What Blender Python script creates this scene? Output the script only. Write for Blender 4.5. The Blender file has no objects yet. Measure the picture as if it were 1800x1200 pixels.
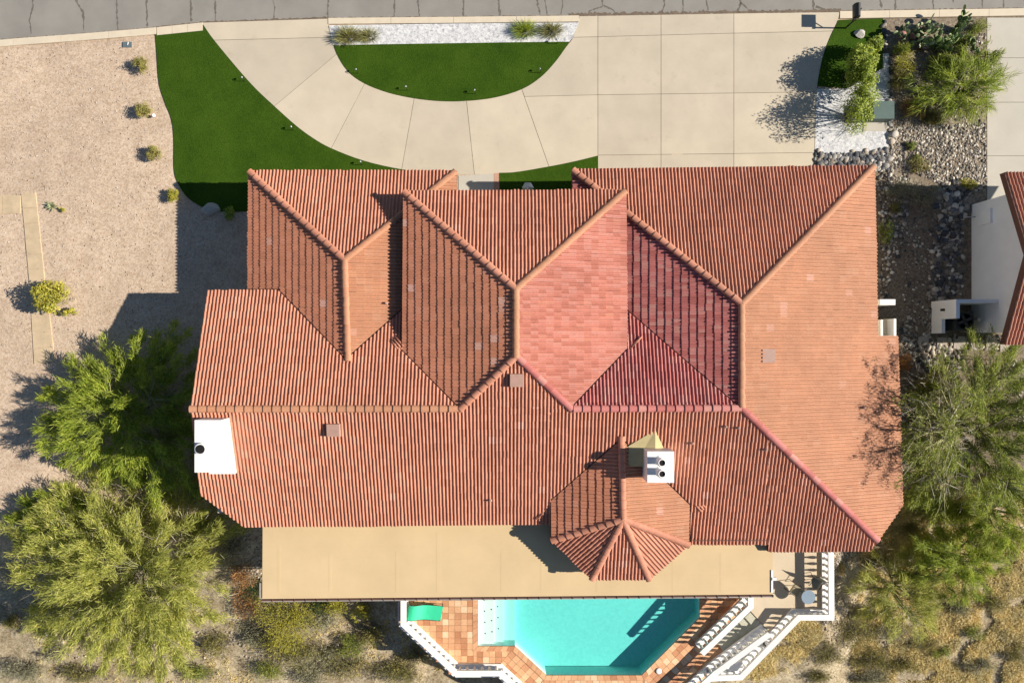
import bpy, bmesh, math, random
import numpy as np
from mathutils import Vector, Matrix, noise as mnoise, geometry as mgeo

# ------------------------------------------------------------------ camera, sky, sun, exposure
scene = bpy.context.scene
col = scene.collection
H, S = 36.0, 0.03                      # camera height (m) and ground size of one photo pixel (m)
SUN_EL, SUN_ROT = math.radians(31.5), math.radians(91.0)
cam_d = bpy.data.cameras.new('camera'); cam = bpy.data.objects.new('camera', cam_d); col.objects.link(cam)
cam.location = (0, 0, H); cam.rotation_euler = (0, 0, 0)
cam_d.sensor_fit = 'HORIZONTAL'; cam_d.angle = 2 * math.atan(27.0 / H); cam_d.clip_end = 2000
scene.camera = cam
world = bpy.data.worlds.new('World'); scene.world = world; world.use_nodes = True
wn = world.node_tree.nodes; wl = world.node_tree.links
sky = wn.new('ShaderNodeTexSky'); sky.sky_type = 'NISHITA'; sky.sun_disc = False
sky.sun_elevation = SUN_EL; sky.sun_rotation = SUN_ROT; sky.air_density = 1.0; sky.dust_density = 0.2; sky.ozone_density = 2.0
wn['Background'].inputs['Strength'].default_value = 0.051
wl.new(sky.outputs[0], wn['Background'].inputs['Color'])
sun_d = bpy.data.lights.new('sun', 'SUN'); sun_d.energy = 5.0; sun_d.angle = math.radians(0.55)
sun_d.color = (1.0, 0.91, 0.78)
sun = bpy.data.objects.new('sun', sun_d); col.objects.link(sun)
sdir = Vector((math.cos(SUN_EL) * math.sin(SUN_ROT), math.cos(SUN_EL) * math.cos(SUN_ROT), math.sin(SUN_EL)))
sun.rotation_euler = sdir.to_track_quat('Z', 'Y').to_euler(); sun.location = sdir * 60
vs = scene.view_settings
vs.view_transform = 'Standard'; vs.look = 'None'; vs.gamma = 1; vs.use_curve_mapping = False
vs.exposure = 0.66

rnd = random.Random(7)
rng = np.random.default_rng(11)

# ------------------------------------------------------------------ pixel -> place
def P(px, py, z=0.0):
    k = S * (1 - z / H)
    return Vector(((px - 900) * k, (600 - py) * k, z))
def XY(px, py, z=0.0):
    p = P(px, py, z); return (p.x, p.y)
ROAD_PX = [(-1500, 235), (-400, 118), (0, 71), (150, 60), (270, 50), (357, 41), (452, 37), (577, 33), (800, 31), (1000, 29), (1290, 24), (1480, 21), (1800, 16), (2300, 10), (3300, 0)]
ROAD_X = [(a - 900) * S for a, b in ROAD_PX]; ROAD_Y = [(600 - b) * S for a, b in ROAD_PX]
def sst(a, b, v):
    t = np.clip((v - a) / (b - a), 0, 1); return t * t * (3 - 2 * t)
def tz(x, y, bump=True):
    """height of the terrain sheet"""
    rside = float(sst(17.5, 20.5, x))
    y0 = -8.2 * (1 - rside) + -2.5 * rside
    t = float(sst(y0, y0 - 7.0, y))
    z = -2.5 * t
    if y < y0 - 7.0: z -= 0.14 * min(40, (y0 - 7.0 - y))
    re = float(np.interp(x, ROAD_X, ROAD_Y))
    z -= 0.28 * float(np.clip((y - (re - 0.30)) / 0.22, 0, 1))
    if bump:
        amp = 0.03 + 0.22 * t
        n = mnoise.noise(Vector((x * .55, y * .55, 3.1))) + .5 * mnoise.noise(Vector((x * 1.7, y * 1.7, 9.)))
        z += amp * .5 * n - (0.02 if t < .01 else 0)
    # hollow under the pool podium
    if -6.3 < x < 17.2 and -19.5 < y < -9.2: z = min(z, -3.4) if (x > -5.2 and x < 12.0) else min(z, -1.6)
    return z
def PT(px, py, dz=0.0):
    z = 0.0
    for _ in range(6):
        p = P(px, py, z + dz); z = tz(p.x, p.y)
    return Vector((p.x, p.y, z))

# ------------------------------------------------------------------ materials
MATS = {}
def nodes_of(m):
    m.use_nodes = True; nt = m.node_tree
    return nt, nt.nodes, nt.links, nt.nodes['Principled BSDF']
def ramp(N, stops):
    r = N.new('ShaderNodeValToRGB'); e = r.color_ramp.elements
    while len(e) < len(stops): e.new(0.5)
    for el, (p, c) in zip(e, stops):
        el.position = p; el.color = (c[0], c[1], c[2], 1)
    return r
def mixc(N, L, fac, a, b, mode='MIX'):
    m = N.new('ShaderNodeMix'); m.data_type = 'RGBA'; m.blend_type = mode
    for s, v in ((m.inputs[0], fac), (m.inputs[6], a), (m.inputs[7], b)):
        if hasattr(v, 'node'): L.new(v, s)
        elif isinstance(v, (int, float)): s.default_value = v
        else: s.default_value = (v[0], v[1], v[2], 1)
    return m.outputs[2]
def pos(N): return N.new('ShaderNodeNewGeometry').outputs['Position']
def tex_noise(N, L, vec, scale, detail=4, rough=.6):
    t = N.new('ShaderNodeTexNoise'); t.inputs['Scale'].default_value = scale
    t.inputs['Detail'].default_value = detail; t.inputs['Roughness'].default_value = rough
    L.new(vec, t.inputs['Vector']); return t.outputs['Fac']
def tex_vor(N, L, vec, scale, feature='F1'):
    t = N.new('ShaderNodeTexVoronoi'); t.feature = feature; t.inputs['Scale'].default_value = scale
    L.new(vec, t.inputs['Vector']); return t
def bump(N, L, B, h, strength, dist=.02):
    b = N.new('ShaderNodeBump'); b.inputs['Strength'].default_value = strength; b.inputs['Distance'].default_value = dist
    L.new(h, b.inputs['Height']); L.new(b.outputs[0], B.inputs['Normal'])
def sepx(N, L, c):
    s = N.new('ShaderNodeSeparateColor'); L.new(c, s.inputs[0]); return s.outputs[0]
def simple(name, c, rough=.7, var=.12, scale=3.0, metal=0.0, bmp=0.0, fine=30.):
    """plain paint / concrete / metal with large and small mottling"""
    m = bpy.data.materials.new(name); nt, N, L, B = nodes_of(m)
    v = pos(N); n = tex_noise(N, L, v, scale, 6); f = tex_noise(N, L, v, fine, 3)
    lo = [x * (1 - var) for x in c]; hi = [min(1, x * (1 + var)) for x in c]
    c1 = ramp(N, [(.3, lo), (.7, hi)]); L.new(n, c1.inputs[0])
    out = mixc(N, L, .35 * min(1, var * 4), c1.outputs[0], ramp_out(N, L, f, lo, hi))
    L.new(out, B.inputs['Base Color']); B.inputs['Roughness'].default_value = rough; B.inputs['Metallic'].default_value = metal
    if bmp: bump(N, L, B, f, bmp)
    MATS[name] = m; return m
def ramp_out(N, L, f, lo, hi):
    r = ramp(N, [(.3, lo), (.7, hi)]); L.new(f, r.inputs[0]); return r.outputs[0]
def gravel(name, cols, scale, patch=None, pscale=.25, bmp=.6, rough=.95):
    """crushed stone: cells of different colour with dark gaps, plus broad patches"""
    m = bpy.data.materials.new(name); nt, N, L, B = nodes_of(m); v = pos(N)
    vo = tex_vor(N, L, v, scale); vo2 = tex_vor(N, L, v, scale * 2.3)
    r = ramp(N, [(i / max(1, len(cols) - 1), c) for i, c in enumerate(cols)]); L.new(sepx(N, L, vo.outputs['Color']), r.inputs[0])
    r2 = ramp(N, [(i / max(1, len(cols) - 1), c) for i, c in enumerate(cols)]); L.new(sepx(N, L, vo2.outputs['Color']), r2.inputs[0])
    c = mixc(N, L, .5, r.outputs[0], r2.outputs[0])
    if patch:
        n = tex_noise(N, L, v, pscale, 5, .65); pr = ramp(N, [(.42, (0, 0, 0)), (.62, (1, 1, 1))]); L.new(n, pr.inputs[0])
        c = mixc(N, L, sepx(N, L, pr.outputs[0]), c, mixc(N, L, .55, c, patch))
        n2 = tex_noise(N, L, v, 1.6, 6, .7); c = mixc(N, L, .5, c, mixc(N, L, 1.0, c, ramp_out(N, L, n2, (.55, .55, .55), (1.3, 1.3, 1.3)), 'MULTIPLY'))
    L.new(c, B.inputs['Base Color']); B.inputs['Roughness'].default_value = rough
    bump(N, L, B, vo.outputs['Distance'], -bmp, .04); MATS[name] = m; return m
def leafmat(name, stops, trans=.3, rough=.6):
    m = bpy.data.materials.new(name); nt, N, L, B = nodes_of(m)
    g = N.new('ShaderNodeNewGeometry'); r = ramp(N, stops); L.new(g.outputs['Random Per Island'], r.inputs[0])
    n = tex_noise(N, L, g.outputs['Position'], 1.1, 3)
    c = mixc(N, L, 1.0, r.outputs[0], ramp_out(N, L, n, (.7, .72, .7), (1.25, 1.2, 1.1)), 'MULTIPLY')
    L.new(c, B.inputs['Base Color']); B.inputs['Roughness'].default_value = rough
    t = N.new('ShaderNodeBsdfTranslucent'); L.new(c, t.inputs[0])
    mx = N.new('ShaderNodeMixShader'); mx.inputs[0].default_value = trans
    L.new(B.outputs[0], mx.inputs[1]); L.new(t.outputs[0], mx.inputs[2]); L.new(mx.outputs[0], N['Material Output'].inputs[0])
    MATS[name] = m; return m
def tilemat(name, stops, sat=0.0, rough=.75):
    """clay tile: one colour per tile (island or object), weathering speckle"""
    m = bpy.data.materials.new(name); nt, N, L, B = nodes_of(m)
    g = N.new('ShaderNodeNewGeometry'); o = N.new('ShaderNodeObjectInfo')
    a = N.new('ShaderNodeMath'); a.operation = 'ADD'; L.new(g.outputs['Random Per Island'], a.inputs[0]); L.new(o.outputs['Random'], a.inputs[1])
    fr = N.new('ShaderNodeMath'); fr.operation = 'FRACT'; L.new(a.outputs[0], fr.inputs[0])
    r = ramp(N, stops); L.new(fr.outputs[0], r.inputs[0])
    n = tex_noise(N, L, g.outputs['Position'], .5, 5); f = tex_noise(N, L, g.outputs['Position'], 14, 4)
    c = mixc(N, L, 1.0, r.outputs[0], ramp_out(N, L, n, (.86, .86, .87), (1.08, 1.07, 1.06)), 'MULTIPLY')
    c = mixc(N, L, 1.0, c, ramp_out(N, L, f, (.85, .85, .85), (1.12, 1.12, 1.12)), 'MULTIPLY')
    L.new(c, B.inputs['Base Color']); B.inputs['Roughness'].default_value = rough
    MATS[name] = m; return m
def rockmat(name, stops, rough=.85):
    return tilemat(name, stops, rough=rough)

simple('asphalt', (.255, .242, .222), .9, .14, .6, bmp=.3, fine=60)
simple('crack', (.135, .122, .105), .95, .3, 6)
simple('edge_dirt', (.15, .115, .085), .95, .45, 5)
simple('kerb', (.62, .54, .42), .85, .07, 2.0)
simple('concrete', (.53, .465, .365), .85, .095, .55, fine=20)
m = MATS['concrete']; nt, N, L, B = nodes_of(m); src = B.inputs['Base Color'].links[0].from_socket; v = pos(N)
oi = N.new('ShaderNodeObjectInfo'); tone = ramp_out(N, L, oi.outputs['Random'], (.94, .94, .95), (1.03, 1.03, 1.02))
st_ = tex_noise(N, L, v, .9, 7, .75); sr_ = ramp(N, [(.0, (1, 1, 1)), (.58, (1, 1, 1)), (.72, (.88, .87, .85)), (1, (.8, .79, .77))]); L.new(st_, sr_.inputs[0])
L.new(mixc(N, L, 1.0, mixc(N, L, 1.0, src, tone, 'MULTIPLY'), sr_.outputs[0], 'MULTIPLY'), B.inputs['Base Color'])
simple('concrete_grey', (.48, .45, .39), .85, .07, .7)
simple('joint', (.12, .10, .075), .95, .2, 4)
simple('white_paint', (.84, .83, .81), .6, .03, 2)
simple('stucco', (.85, .87, .90), .9, .04, 1.5)
simple('stucco_cream', (.70, .62, .48), .9, .06, 1.5)
simple('foam_roof', (.61, .46, .265), .85, .07, .5, fine=5)
simple('cricket', (.50, .42, .22), .85, .12, 2)
simple('fascia', (.13, .055, .04), .7, .15, 3)
simple('underlay', (.10, .05, .035), .95, .2, 3)
simple('gutter', (.45, .40, .35), .5, .12, 3, metal=.3)
simple('black_metal', (.015, .015, .017), .4, .2, 5)
simple('dark_metal', (.05, .055, .06), .45, .2, 5, metal=.4)
simple('grey_metal', (.42, .44, .46), .4, .1, 4, metal=.5)
simple('slate_lid', (.11, .15, .17), .7, .15, 6)
simple('green_box', (.065, .115, .105), .55, .12, 3)
simple('deck_floor', (.58, .48, .35), .85, .06, 1.2)
simple('stair_paint', (.46, .45, .36), .85, .07, 1.5)
simple('sling', (.03, .56, .30), .6, .05, 3)
simple('glass_top', (.26, .33, .40), .08, .06, 2)
simple('sling_tan', (.36, .31, .2), .7, .1, 3)
simple('vent_dark', (.30, .17, .135), .55, .12, 4)
simple('vent_metal', (.42, .26, .21), .55, .12, 4)
simple('matte_black', (.006, .006, .006), .95, .2, 4)  # near-black fill of the flue mouths and the fan well
simple('brick_strip', (.50, .29, .21), .85, .15, 9)
simple('path_slab', (.53, .415, .275), .9, .22, 1.6)
simple('step_stone', (.40, .35, .31), .9, .1, 3)
simple('bark', (.13, .10, .07), .9, .25, 5)
simple('green_bark', (.30, .30, .13), .8, .2, 4)
simple('grey_bark', (.40, .37, .32), .85, .2, 4)
simple('white_twig', (.55, .52, .48), .85, .15, 4)
simple('grout', (.42, .27, .16), .95, .15, 4)
simple('plaster', (.80, .84, .80), .8, .03, 1)
simple('soil_dark', (.14, .105, .07), .95, .25, 3)

# terrain: pink-tan yard gravel, hillside soil, darker bed on the right
m = bpy.data.materials.new('terrain'); nt, N, L, B = nodes_of(m); v = pos(N)
vo = tex_vor(N, L, v, 11.0); vo2 = tex_vor(N, L, v, 24.0)
yard = ramp(N, [(0, (.32, .24, .175)), (.2, (.43, .33, .24)), (.5, (.53, .415, .315)), (.75, (.645, .535, .425)), (.88, (.43, .36, .29)), (1, (.25, .22, .195))])
mixv = N.new('ShaderNodeMix'); mixv.inputs[0].default_value = .5
L.new(sepx(N, L, vo.outputs['Color']), mixv.inputs[2]); L.new(sepx(N, L, vo2.outputs['Color']), mixv.inputs[3])
L.new(mixv.outputs[0], yard.inputs[0])
nb = tex_noise(N, L, v, .16, 5, .6); nm = tex_noise(N, L, v, 1.1, 6, .7)
yc = mixc(N, L, 1.0, yard.outputs[0], ramp_out(N, L, nb, (.88, .86, .84), (1.10, 1.08, 1.06)), 'MULTIPLY')
yc = mixc(N, L, 1.0, yc, ramp_out(N, L, nm, (.86, .84, .82), (1.12, 1.12, 1.12)), 'MULTIPLY')
hill = ramp(N, [(0, (.18, .14, .08)), (.35, (.34, .28, .185)), (.7, (.48, .41, .30)), (1, (.58, .52, .42))]); L.new(mixv.outputs[0], hill.inputs[0])
hc = mixc(N, L, 1.0, hill.outputs[0], ramp_out(N, L, nm, (.55, .5, .42), (1.2, 1.2, 1.15)), 'MULTIPLY')
bed = ramp(N, [(0, (.10, .075, .05)), (.5, (.19, .145, .10)), (1, (.30, .25, .19))]); L.new(mixv.outputs[0], bed.inputs[0])
sp = N.new('ShaderNodeSeparateXYZ'); L.new(v, sp.inputs[0])
def mrange(val, a, b):
    r = N.new('ShaderNodeMapRange'); r.inputs[1].default_value = a; r.inputs[2].default_value = b; L.new(val, r.inputs[0]); return r.outputs[0]
wob = N.new('ShaderNodeMath'); wob.operation = 'MULTIPLY_ADD'; wob.inputs[1].default_value = 5.0; L.new(nb, wob.inputs[0]); L.new(sp.outputs[1], wob.inputs[2])
wobx = N.new('ShaderNodeMath'); wobx.operation = 'MULTIPLY_ADD'; wobx.inputs[1].default_value = 2.0; L.new(nm, wobx.inputs[0]); L.new(sp.outputs[0], wobx.inputs[2])
c1 = mixc(N, L, mrange(wob.outputs[0], -6.0, -9.5), yc, hc)
fx = mrange(sp.outputs[0], 17.2, 18.0); fy = mrange(wob.outputs[0], -7.5, -4.5)
mm = N.new('ShaderNodeMath'); mm.operation = 'MULTIPLY'; L.new(fx, mm.inputs[0]); L.new(fy, mm.inputs[1])
c1 = mixc(N, L, mm.outputs[0], c1, bed.outputs[0])
L.new(c1, B.inputs['Base Color']); B.inputs['Roughness'].default_value = .95
bump(N, L, B, vo.outputs['Distance'], -1.0, .06); MATS['terrain'] = m

gravel('white_gravel', [(.26, .27, .30), (.54, .55, .57), (.74, .74, .74), (.42, .43, .46), (.80, .80, .78)], 8, bmp=1.0)
gravel('bed_gravel', [(.08, .065, .05), (.20, .155, .11), (.34, .28, .21), (.14, .115, .09), (.44, .38, .30)], 9, patch=(.20, .145, .09), bmp=.9)
# artificial turf
m = bpy.data.materials.new('turf'); nt, N, L, B = nodes_of(m); v = pos(N)
n1 = tex_noise(N, L, v, .55, 6, .65); n2 = tex_noise(N, L, v, 16, 4, .7)
c = mixc(N, L, .5, ramp_out(N, L, n1, (.014, .044, .002), (.054, .104, .008)), ramp_out(N, L, n2, (.014, .038, .002), (.058, .118, .009)))
L.new(c, B.inputs['Base Color']); B.inputs['Roughness'].default_value = .95; B.inputs['Specular IOR Level'].default_value = .1
bump(N, L, B, n2, .8, .03); MATS['turf'] = m

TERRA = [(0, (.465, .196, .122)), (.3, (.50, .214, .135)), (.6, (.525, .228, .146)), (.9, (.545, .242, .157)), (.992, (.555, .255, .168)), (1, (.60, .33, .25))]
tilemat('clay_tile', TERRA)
tilemat('clay_tile_west', [(0, (.53, .222, .128)), (.4, (.57, .24, .14)), (.8, (.595, .255, .152)), (.988, (.60, .268, .165)), (.991, (.65, .37, .28)), (1, (.67, .40, .32))])  # clay_tile with a raised base colour, lifting the dimly lit west slopes
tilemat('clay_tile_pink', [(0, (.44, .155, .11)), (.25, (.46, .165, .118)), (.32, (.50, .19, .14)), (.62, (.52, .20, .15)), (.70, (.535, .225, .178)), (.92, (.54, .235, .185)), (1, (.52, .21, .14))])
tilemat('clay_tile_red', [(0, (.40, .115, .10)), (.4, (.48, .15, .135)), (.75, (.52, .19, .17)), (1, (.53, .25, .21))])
tilemat('clay_tile_peach', [(0, (.455, .215, .122)), (.5, (.478, .23, .131)), (.9, (.485, .238, .138)), (.988, (.495, .255, .155)), (1, (.57, .31, .23))])  # peach clay, base colour lowered so the sunlit east slopes don't burn out
tilemat('saltillo', [(0, (.46, .20, .095)), (.25, (.58, .29, .15)), (.55, (.68, .375, .20)), (.85, (.74, .45, .25)), (1, (.80, .58, .38))])
rockmat('cobble', [(0, (.05, .05, .05)), (.3, (.14, .125, .11)), (.55, (.30, .26, .21)), (.8, (.50, .45, .37)), (1, (.72, .68, .60))])
rockmat('cobble_dark', [(0, (.04, .045, .055)), (.5, (.10, .105, .12)), (.85, (.22, .21, .20)), (1, (.50, .48, .44))])
rockmat('cobble_warm', [(0, (.22, .18, .14)), (.5, (.38, .32, .26)), (1, (.56, .51, .45))])
rockmat('pale_rock', [(0, (.40, .37, .33)), (1, (.54, .52, .49))])
leafmat('pv_leaf', [(0, (.15, .23, .02)), (.4, (.30, .39, .04)), (.75, (.44, .52, .07)), (1, (.56, .60, .12))], .5)
leafmat('pv_leaf_pale', [(0, (.22, .26, .05)), (.4, (.42, .46, .10)), (.75, (.58, .59, .15)), (1, (.72, .69, .27))], .5)
leafmat('mesquite_leaf', [(0, (.13, .18, .025)), (.5, (.27, .33, .05)), (1, (.40, .44, .09))], .45)
leafmat('green_leaf', [(0, (.14, .21, .018)), (.5, (.31, .40, .035)), (1, (.48, .54, .07))], .35)
leafmat('dark_leaf', [(0, (.02, .045, .010)), (.5, (.04, .08, .016)), (1, (.07, .115, .03))], .25)
leafmat('yellow_leaf', [(0, (.24, .25, .025)), (.5, (.44, .42, .05)), (1, (.60, .54, .09))], .35)
leafmat('golden_leaf', [(0, (.19, .175, .035)), (.5, (.33, .30, .07)), (1, (.46, .42, .13))], .25)
leafmat('sage_leaf', [(0, (.16, .155, .09)), (.5, (.28, .275, .17)), (1, (.42, .41, .29))], .2)
leafmat('olive_leaf', [(0, (.12, .11, .03)), (.5, (.23, .215, .06)), (1, (.36, .33, .11))], .3)
leafmat('dry_grass', [(0, (.42, .33, .13)), (.5, (.68, .56, .25)), (1, (.84, .73, .42))], .25)
leafmat('rust_leaf', [(0, (.25, .12, .04)), (1, (.46, .25, .10))], .2)
leafmat('grass_tuft', [(0, (.18, .19, .05)), (.5, (.32, .32, .11)), (1, (.48, .45, .22))], .3)
leafmat('twig_grey', [(0, (.10, .085, .065)), (.6, (.22, .19, .15)), (1, (.42, .39, .34))], .05)
rockmat('pad_green', [(0, (.08, .14, .035)), (.6, (.15, .225, .06)), (1, (.24, .30, .11))], .5)
rockmat('pad_pale', [(0, (.12, .18, .08)), (.5, (.24, .31, .15)), (.85, (.36, .40, .24)), (.92, (.42, .26, .22)), (1, (.5, .2, .2))], .5)
leafmat('agave', [(0, (.20, .25, .16)), (1, (.36, .38, .22))], .05, .5)
# pool water: a clear body that swallows red light with depth, a little gloss and small ripples on top
m = bpy.data.materials.new('water'); nt, N, L, B = nodes_of(m); N.remove(B)
tr = N.new('ShaderNodeBsdfTransparent'); tr.inputs[0].default_value = (.96, .99, .99, 1)
gl = N.new('ShaderNodeBsdfGlossy'); gl.inputs[1].default_value = .05
v = pos(N); bn = N.new('ShaderNodeBump'); bn.inputs['Strength'].default_value = .25; bn.inputs['Distance'].default_value = .03
L.new(tex_noise(N, L, v, 6, 3), bn.inputs['Height']); L.new(bn.outputs[0], gl.inputs['Normal'])
mx = N.new('ShaderNodeMixShader'); mx.inputs[0].default_value = .035; L.new(tr.outputs[0], mx.inputs[1]); L.new(gl.outputs[0], mx.inputs[2])
L.new(mx.outputs[0], N['Material Output'].inputs[0])
va = N.new('ShaderNodeVolumeAbsorption'); va.inputs[0].default_value = (.20, .905, .885, 1); va.inputs[1].default_value = .82
L.new(va.outputs[0], N['Material Output'].inputs['Volume']); MATS['water'] = m
# pool plaster with the fine light network that ripples leave
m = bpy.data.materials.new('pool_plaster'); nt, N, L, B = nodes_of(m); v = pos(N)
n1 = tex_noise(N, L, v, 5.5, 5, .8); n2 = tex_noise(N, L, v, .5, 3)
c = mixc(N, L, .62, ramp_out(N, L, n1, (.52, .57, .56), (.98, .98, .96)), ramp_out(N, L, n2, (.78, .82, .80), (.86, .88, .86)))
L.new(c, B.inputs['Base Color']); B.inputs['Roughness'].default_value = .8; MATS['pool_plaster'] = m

# ------------------------------------------------------------------ mesh helpers
class MB:
    def __init__(s): s.v = []; s.f = []; s.mi = []; s.cur = 0; s.sm = []
    def face(s, idx, smooth=False): s.f.append(tuple(idx)); s.mi.append(s.cur); s.sm.append(smooth)
    def add(s, verts, faces, smooth=False):
        o = len(s.v); s.v += [tuple(x) for x in verts]
        for f in faces: s.face([i + o for i in f], smooth)
    def box(s, c, size, rz=0.0):
        x, y, z = [d / 2 for d in size]; ca, sa = math.cos(rz), math.sin(rz)
        vs_ = [(c[0] + a * ca - b * sa, c[1] + a * sa + b * ca, c[2] + d) for a, b, d in
               ((-x, -y, -z), (x, -y, -z), (x, y, -z), (-x, y, -z), (-x, -y, z), (x, -y, z), (x, y, z), (-x, y, z))]
        s.add(vs_, [(0, 3, 2, 1), (4, 5, 6, 7), (0, 1, 5, 4), (1, 2, 6, 5), (2, 3, 7, 6), (3, 0, 4, 7)]); return s
    def prism(s, poly, z0, z1, bottom=True):
        poly = list(poly)
        if sum(a[0] * b[1] - b[0] * a[1] for a, b in zip(poly, poly[1:] + poly[:1])) < 0: poly.reverse()
        n = len(poly); f0 = (lambda p: z0(p[0], p[1])) if callable(z0) else (lambda p: z0)
        f1 = (lambda p: z1(p[0], p[1])) if callable(z1) else (lambda p: z1)
        vs_ = [(p[0], p[1], f0(p)) for p in poly] + [(p[0], p[1], f1(p)) for p in poly]
        fs = [(i, (i + 1) % n, n + (i + 1) % n, n + i) for i in range(n)]
        fs.append(tuple(range(n, 2 * n)))
        if bottom: fs.append(tuple(range(n - 1, -1, -1)))
        s.add(vs_, fs); return s
    def tube(s, pts, rads, n=5, cap=True):
        pts = [Vector(p) for p in pts]; o = len(s.v)
        for i, p in enumerate(pts):
            d = (pts[min(i + 1, len(pts) - 1)] - pts[max(i - 1, 0)]).normalized()
            a = d.cross(Vector((.31, .17, .93)));  a = a.normalized() if a.length > .05 else Vector((1, 0, 0)); b = d.cross(a)
            r = rads[i] if hasattr(rads, '__len__') else rads
            for k in range(n):
                t = 2 * math.pi * k / n; s.v.append(tuple(p + a * (r * math.cos(t)) + b * (r * math.sin(t))))
        for i in range(len(pts) - 1):
            for k in range(n):
                k2 = (k + 1) % n; s.face((o + i * n + k, o + i * n + k2, o + i * n + n + k2, o + i * n + n + k), True)
        if cap:
            s.face([o + k for k in range(n)][::-1]); e = o + (len(pts) - 1) * n; s.face([e + k for k in range(n)])
        return s
    def lathe(s, c, prof, n=10, smooth=True):
        o = len(s.v)
        for r, z in prof:
            for k in range(n):
                t = 2 * math.pi * k / n; s.v.append((c[0] + r * math.cos(t), c[1] + r * math.sin(t), c[2] + z))
        for i in range(len(prof) - 1):
            for k in range(n):
                k2 = (k + 1) % n; s.face((o + i * n + k, o + i * n + k2, o + i * n + n + k2, o + i * n + n + k), smooth)
        s.face([o + k for k in range(n)][::-1]); e = o + (len(prof) - 1) * n; s.face([e + k for k in range(n)])
        return s
    def build(s, name, mats, parent=None, inv=None):
        me = bpy.data.meshes.new(name); me.from_pydata(s.v, [], s.f)
        for mt in (mats if isinstance(mats, (list, tuple)) else [mats]): me.materials.append(MATS[mt])
        if any(s.mi): me.polygons.foreach_set('material_index', s.mi)
        me.polygons.foreach_set('use_smooth', s.sm); me.update()
        return put(name, me, parent)
def put(name, me, parent=None):
    o = bpy.data.objects.new(name, me); col.objects.link(o)
    if parent is not None: attach(o, parent)
    return o
WORLD = {}
def wloc(o):
    """world translation of an unrotated helper chain"""
    return WORLD.get(o.name, Vector((0, 0, 0)))
def attach(o, parent):
    o.parent = parent; o.matrix_parent_inverse = Matrix.Translation(-wloc(parent))
    return o
def empty(name, loc, label=None, cat=None, group=None):
    o = bpy.data.objects.new(name, None); col.objects.link(o); o.location = loc; o.empty_display_size = .2
    WORLD[o.name] = Vector(loc)
    if label: tag(o, label, cat, group)
    return o
def tag(o, label=None, cat=None, group=None, kind=None):
    if label: o['label'] = label
    if cat: o['category'] = cat
    if group: o['group'] = group
    if kind: o['kind'] = kind
    return o
def fast_mesh(name, verts, faces, mats, mi=None, smooth=False):
    me = bpy.data.meshes.new(name); nv = len(verts); nf, k = faces.shape
    me.vertices.add(nv); me.vertices.foreach_set('co', np.ascontiguousarray(verts, np.float32).ravel())
    me.loops.add(nf * k); me.loops.foreach_set('vertex_index', np.ascontiguousarray(faces, np.int32).ravel())
    me.polygons.add(nf); me.polygons.foreach_set('loop_start', np.arange(0, nf * k, k, dtype=np.int32))
    me.polygons.foreach_set('loop_total', np.full(nf, k, np.int32))
    for mt in (mats if isinstance(mats, (list, tuple)) else [mats]): me.materials.append(MATS[mt])
    if mi is not None: me.polygons.foreach_set('material_index', np.ascontiguousarray(mi, np.int32))
    me.polygons.foreach_set('use_smooth', np.full(nf, bool(smooth)))
    me.update(calc_edges=True); me.validate(); return me
def clip_poly(poly, halfs):
    """poly: list of 3D/2D tuples; halfs: list of (nx,ny,d) keep nx*x+ny*y>=d"""
    for nx, ny, d in halfs:
        out = []; n = len(poly)
        if n < 3: return []
        for i in range(n):
            a, b = poly[i], poly[(i + 1) % n]; da = nx * a[0] + ny * a[1] - d; db = nx * b[0] + ny * b[1] - d
            if da >= 0: out.append(a)
            if (da >= 0) != (db >= 0):
                t = da / (da - db); out.append(tuple(a[k] + t * (b[k] - a[k]) for k in range(len(a))))
        poly = out
    return poly if len(poly) >= 3 else []
def halfplanes(poly):
    poly = list(poly)
    if sum(a[0] * b[1] - b[0] * a[1] for a, b in zip(poly, poly[1:] + poly[:1])) < 0: poly.reverse()
    hs = []
    for a, b in zip(poly, poly[1:] + poly[:1]):
        dx, dy = b[0] - a[0], b[1] - a[1]; l = math.hypot(dx, dy)
        if l < 1e-6: continue
        nx, ny = -dy / l, dx / l; hs.append((nx, ny, nx * a[0] + ny * a[1]))
    return hs
def inset(poly, d):
    """shrink a polygon (mitred)"""
    poly = list(poly)
    if sum(a[0] * b[1] - b[0] * a[1] for a, b in zip(poly, poly[1:] + poly[:1])) < 0: poly.reverse()
    n = len(poly); out = []
    for i in range(n):
        p0, p1, p2 = Vector(poly[i - 1][:2]), Vector(poly[i][:2]), Vector(poly[(i + 1) % n][:2])
        e1 = (p1 - p0).normalized(); e2 = (p2 - p1).normalized()
        n1 = Vector((-e1.y, e1.x)); n2 = Vector((-e2.y, e2.x)); b = n1 + n2
        if b.length < 1e-4: out.append(tuple(p1 + n1 * d)); continue
        b.normalize(); out.append(tuple(p1 + b * (d / max(.35, b.dot(n1)))))
    return out
def inpoly(x, y, poly):
    c = False; n = len(poly)
    for i in range(n):
        x1, y1 = poly[i][:2]; x2, y2 = poly[i - 1][:2]
        if (y1 > y) != (y2 > y) and x < (x2 - x1) * (y - y1) / (y2 - y1) + x1: c = not c
    return c
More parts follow.
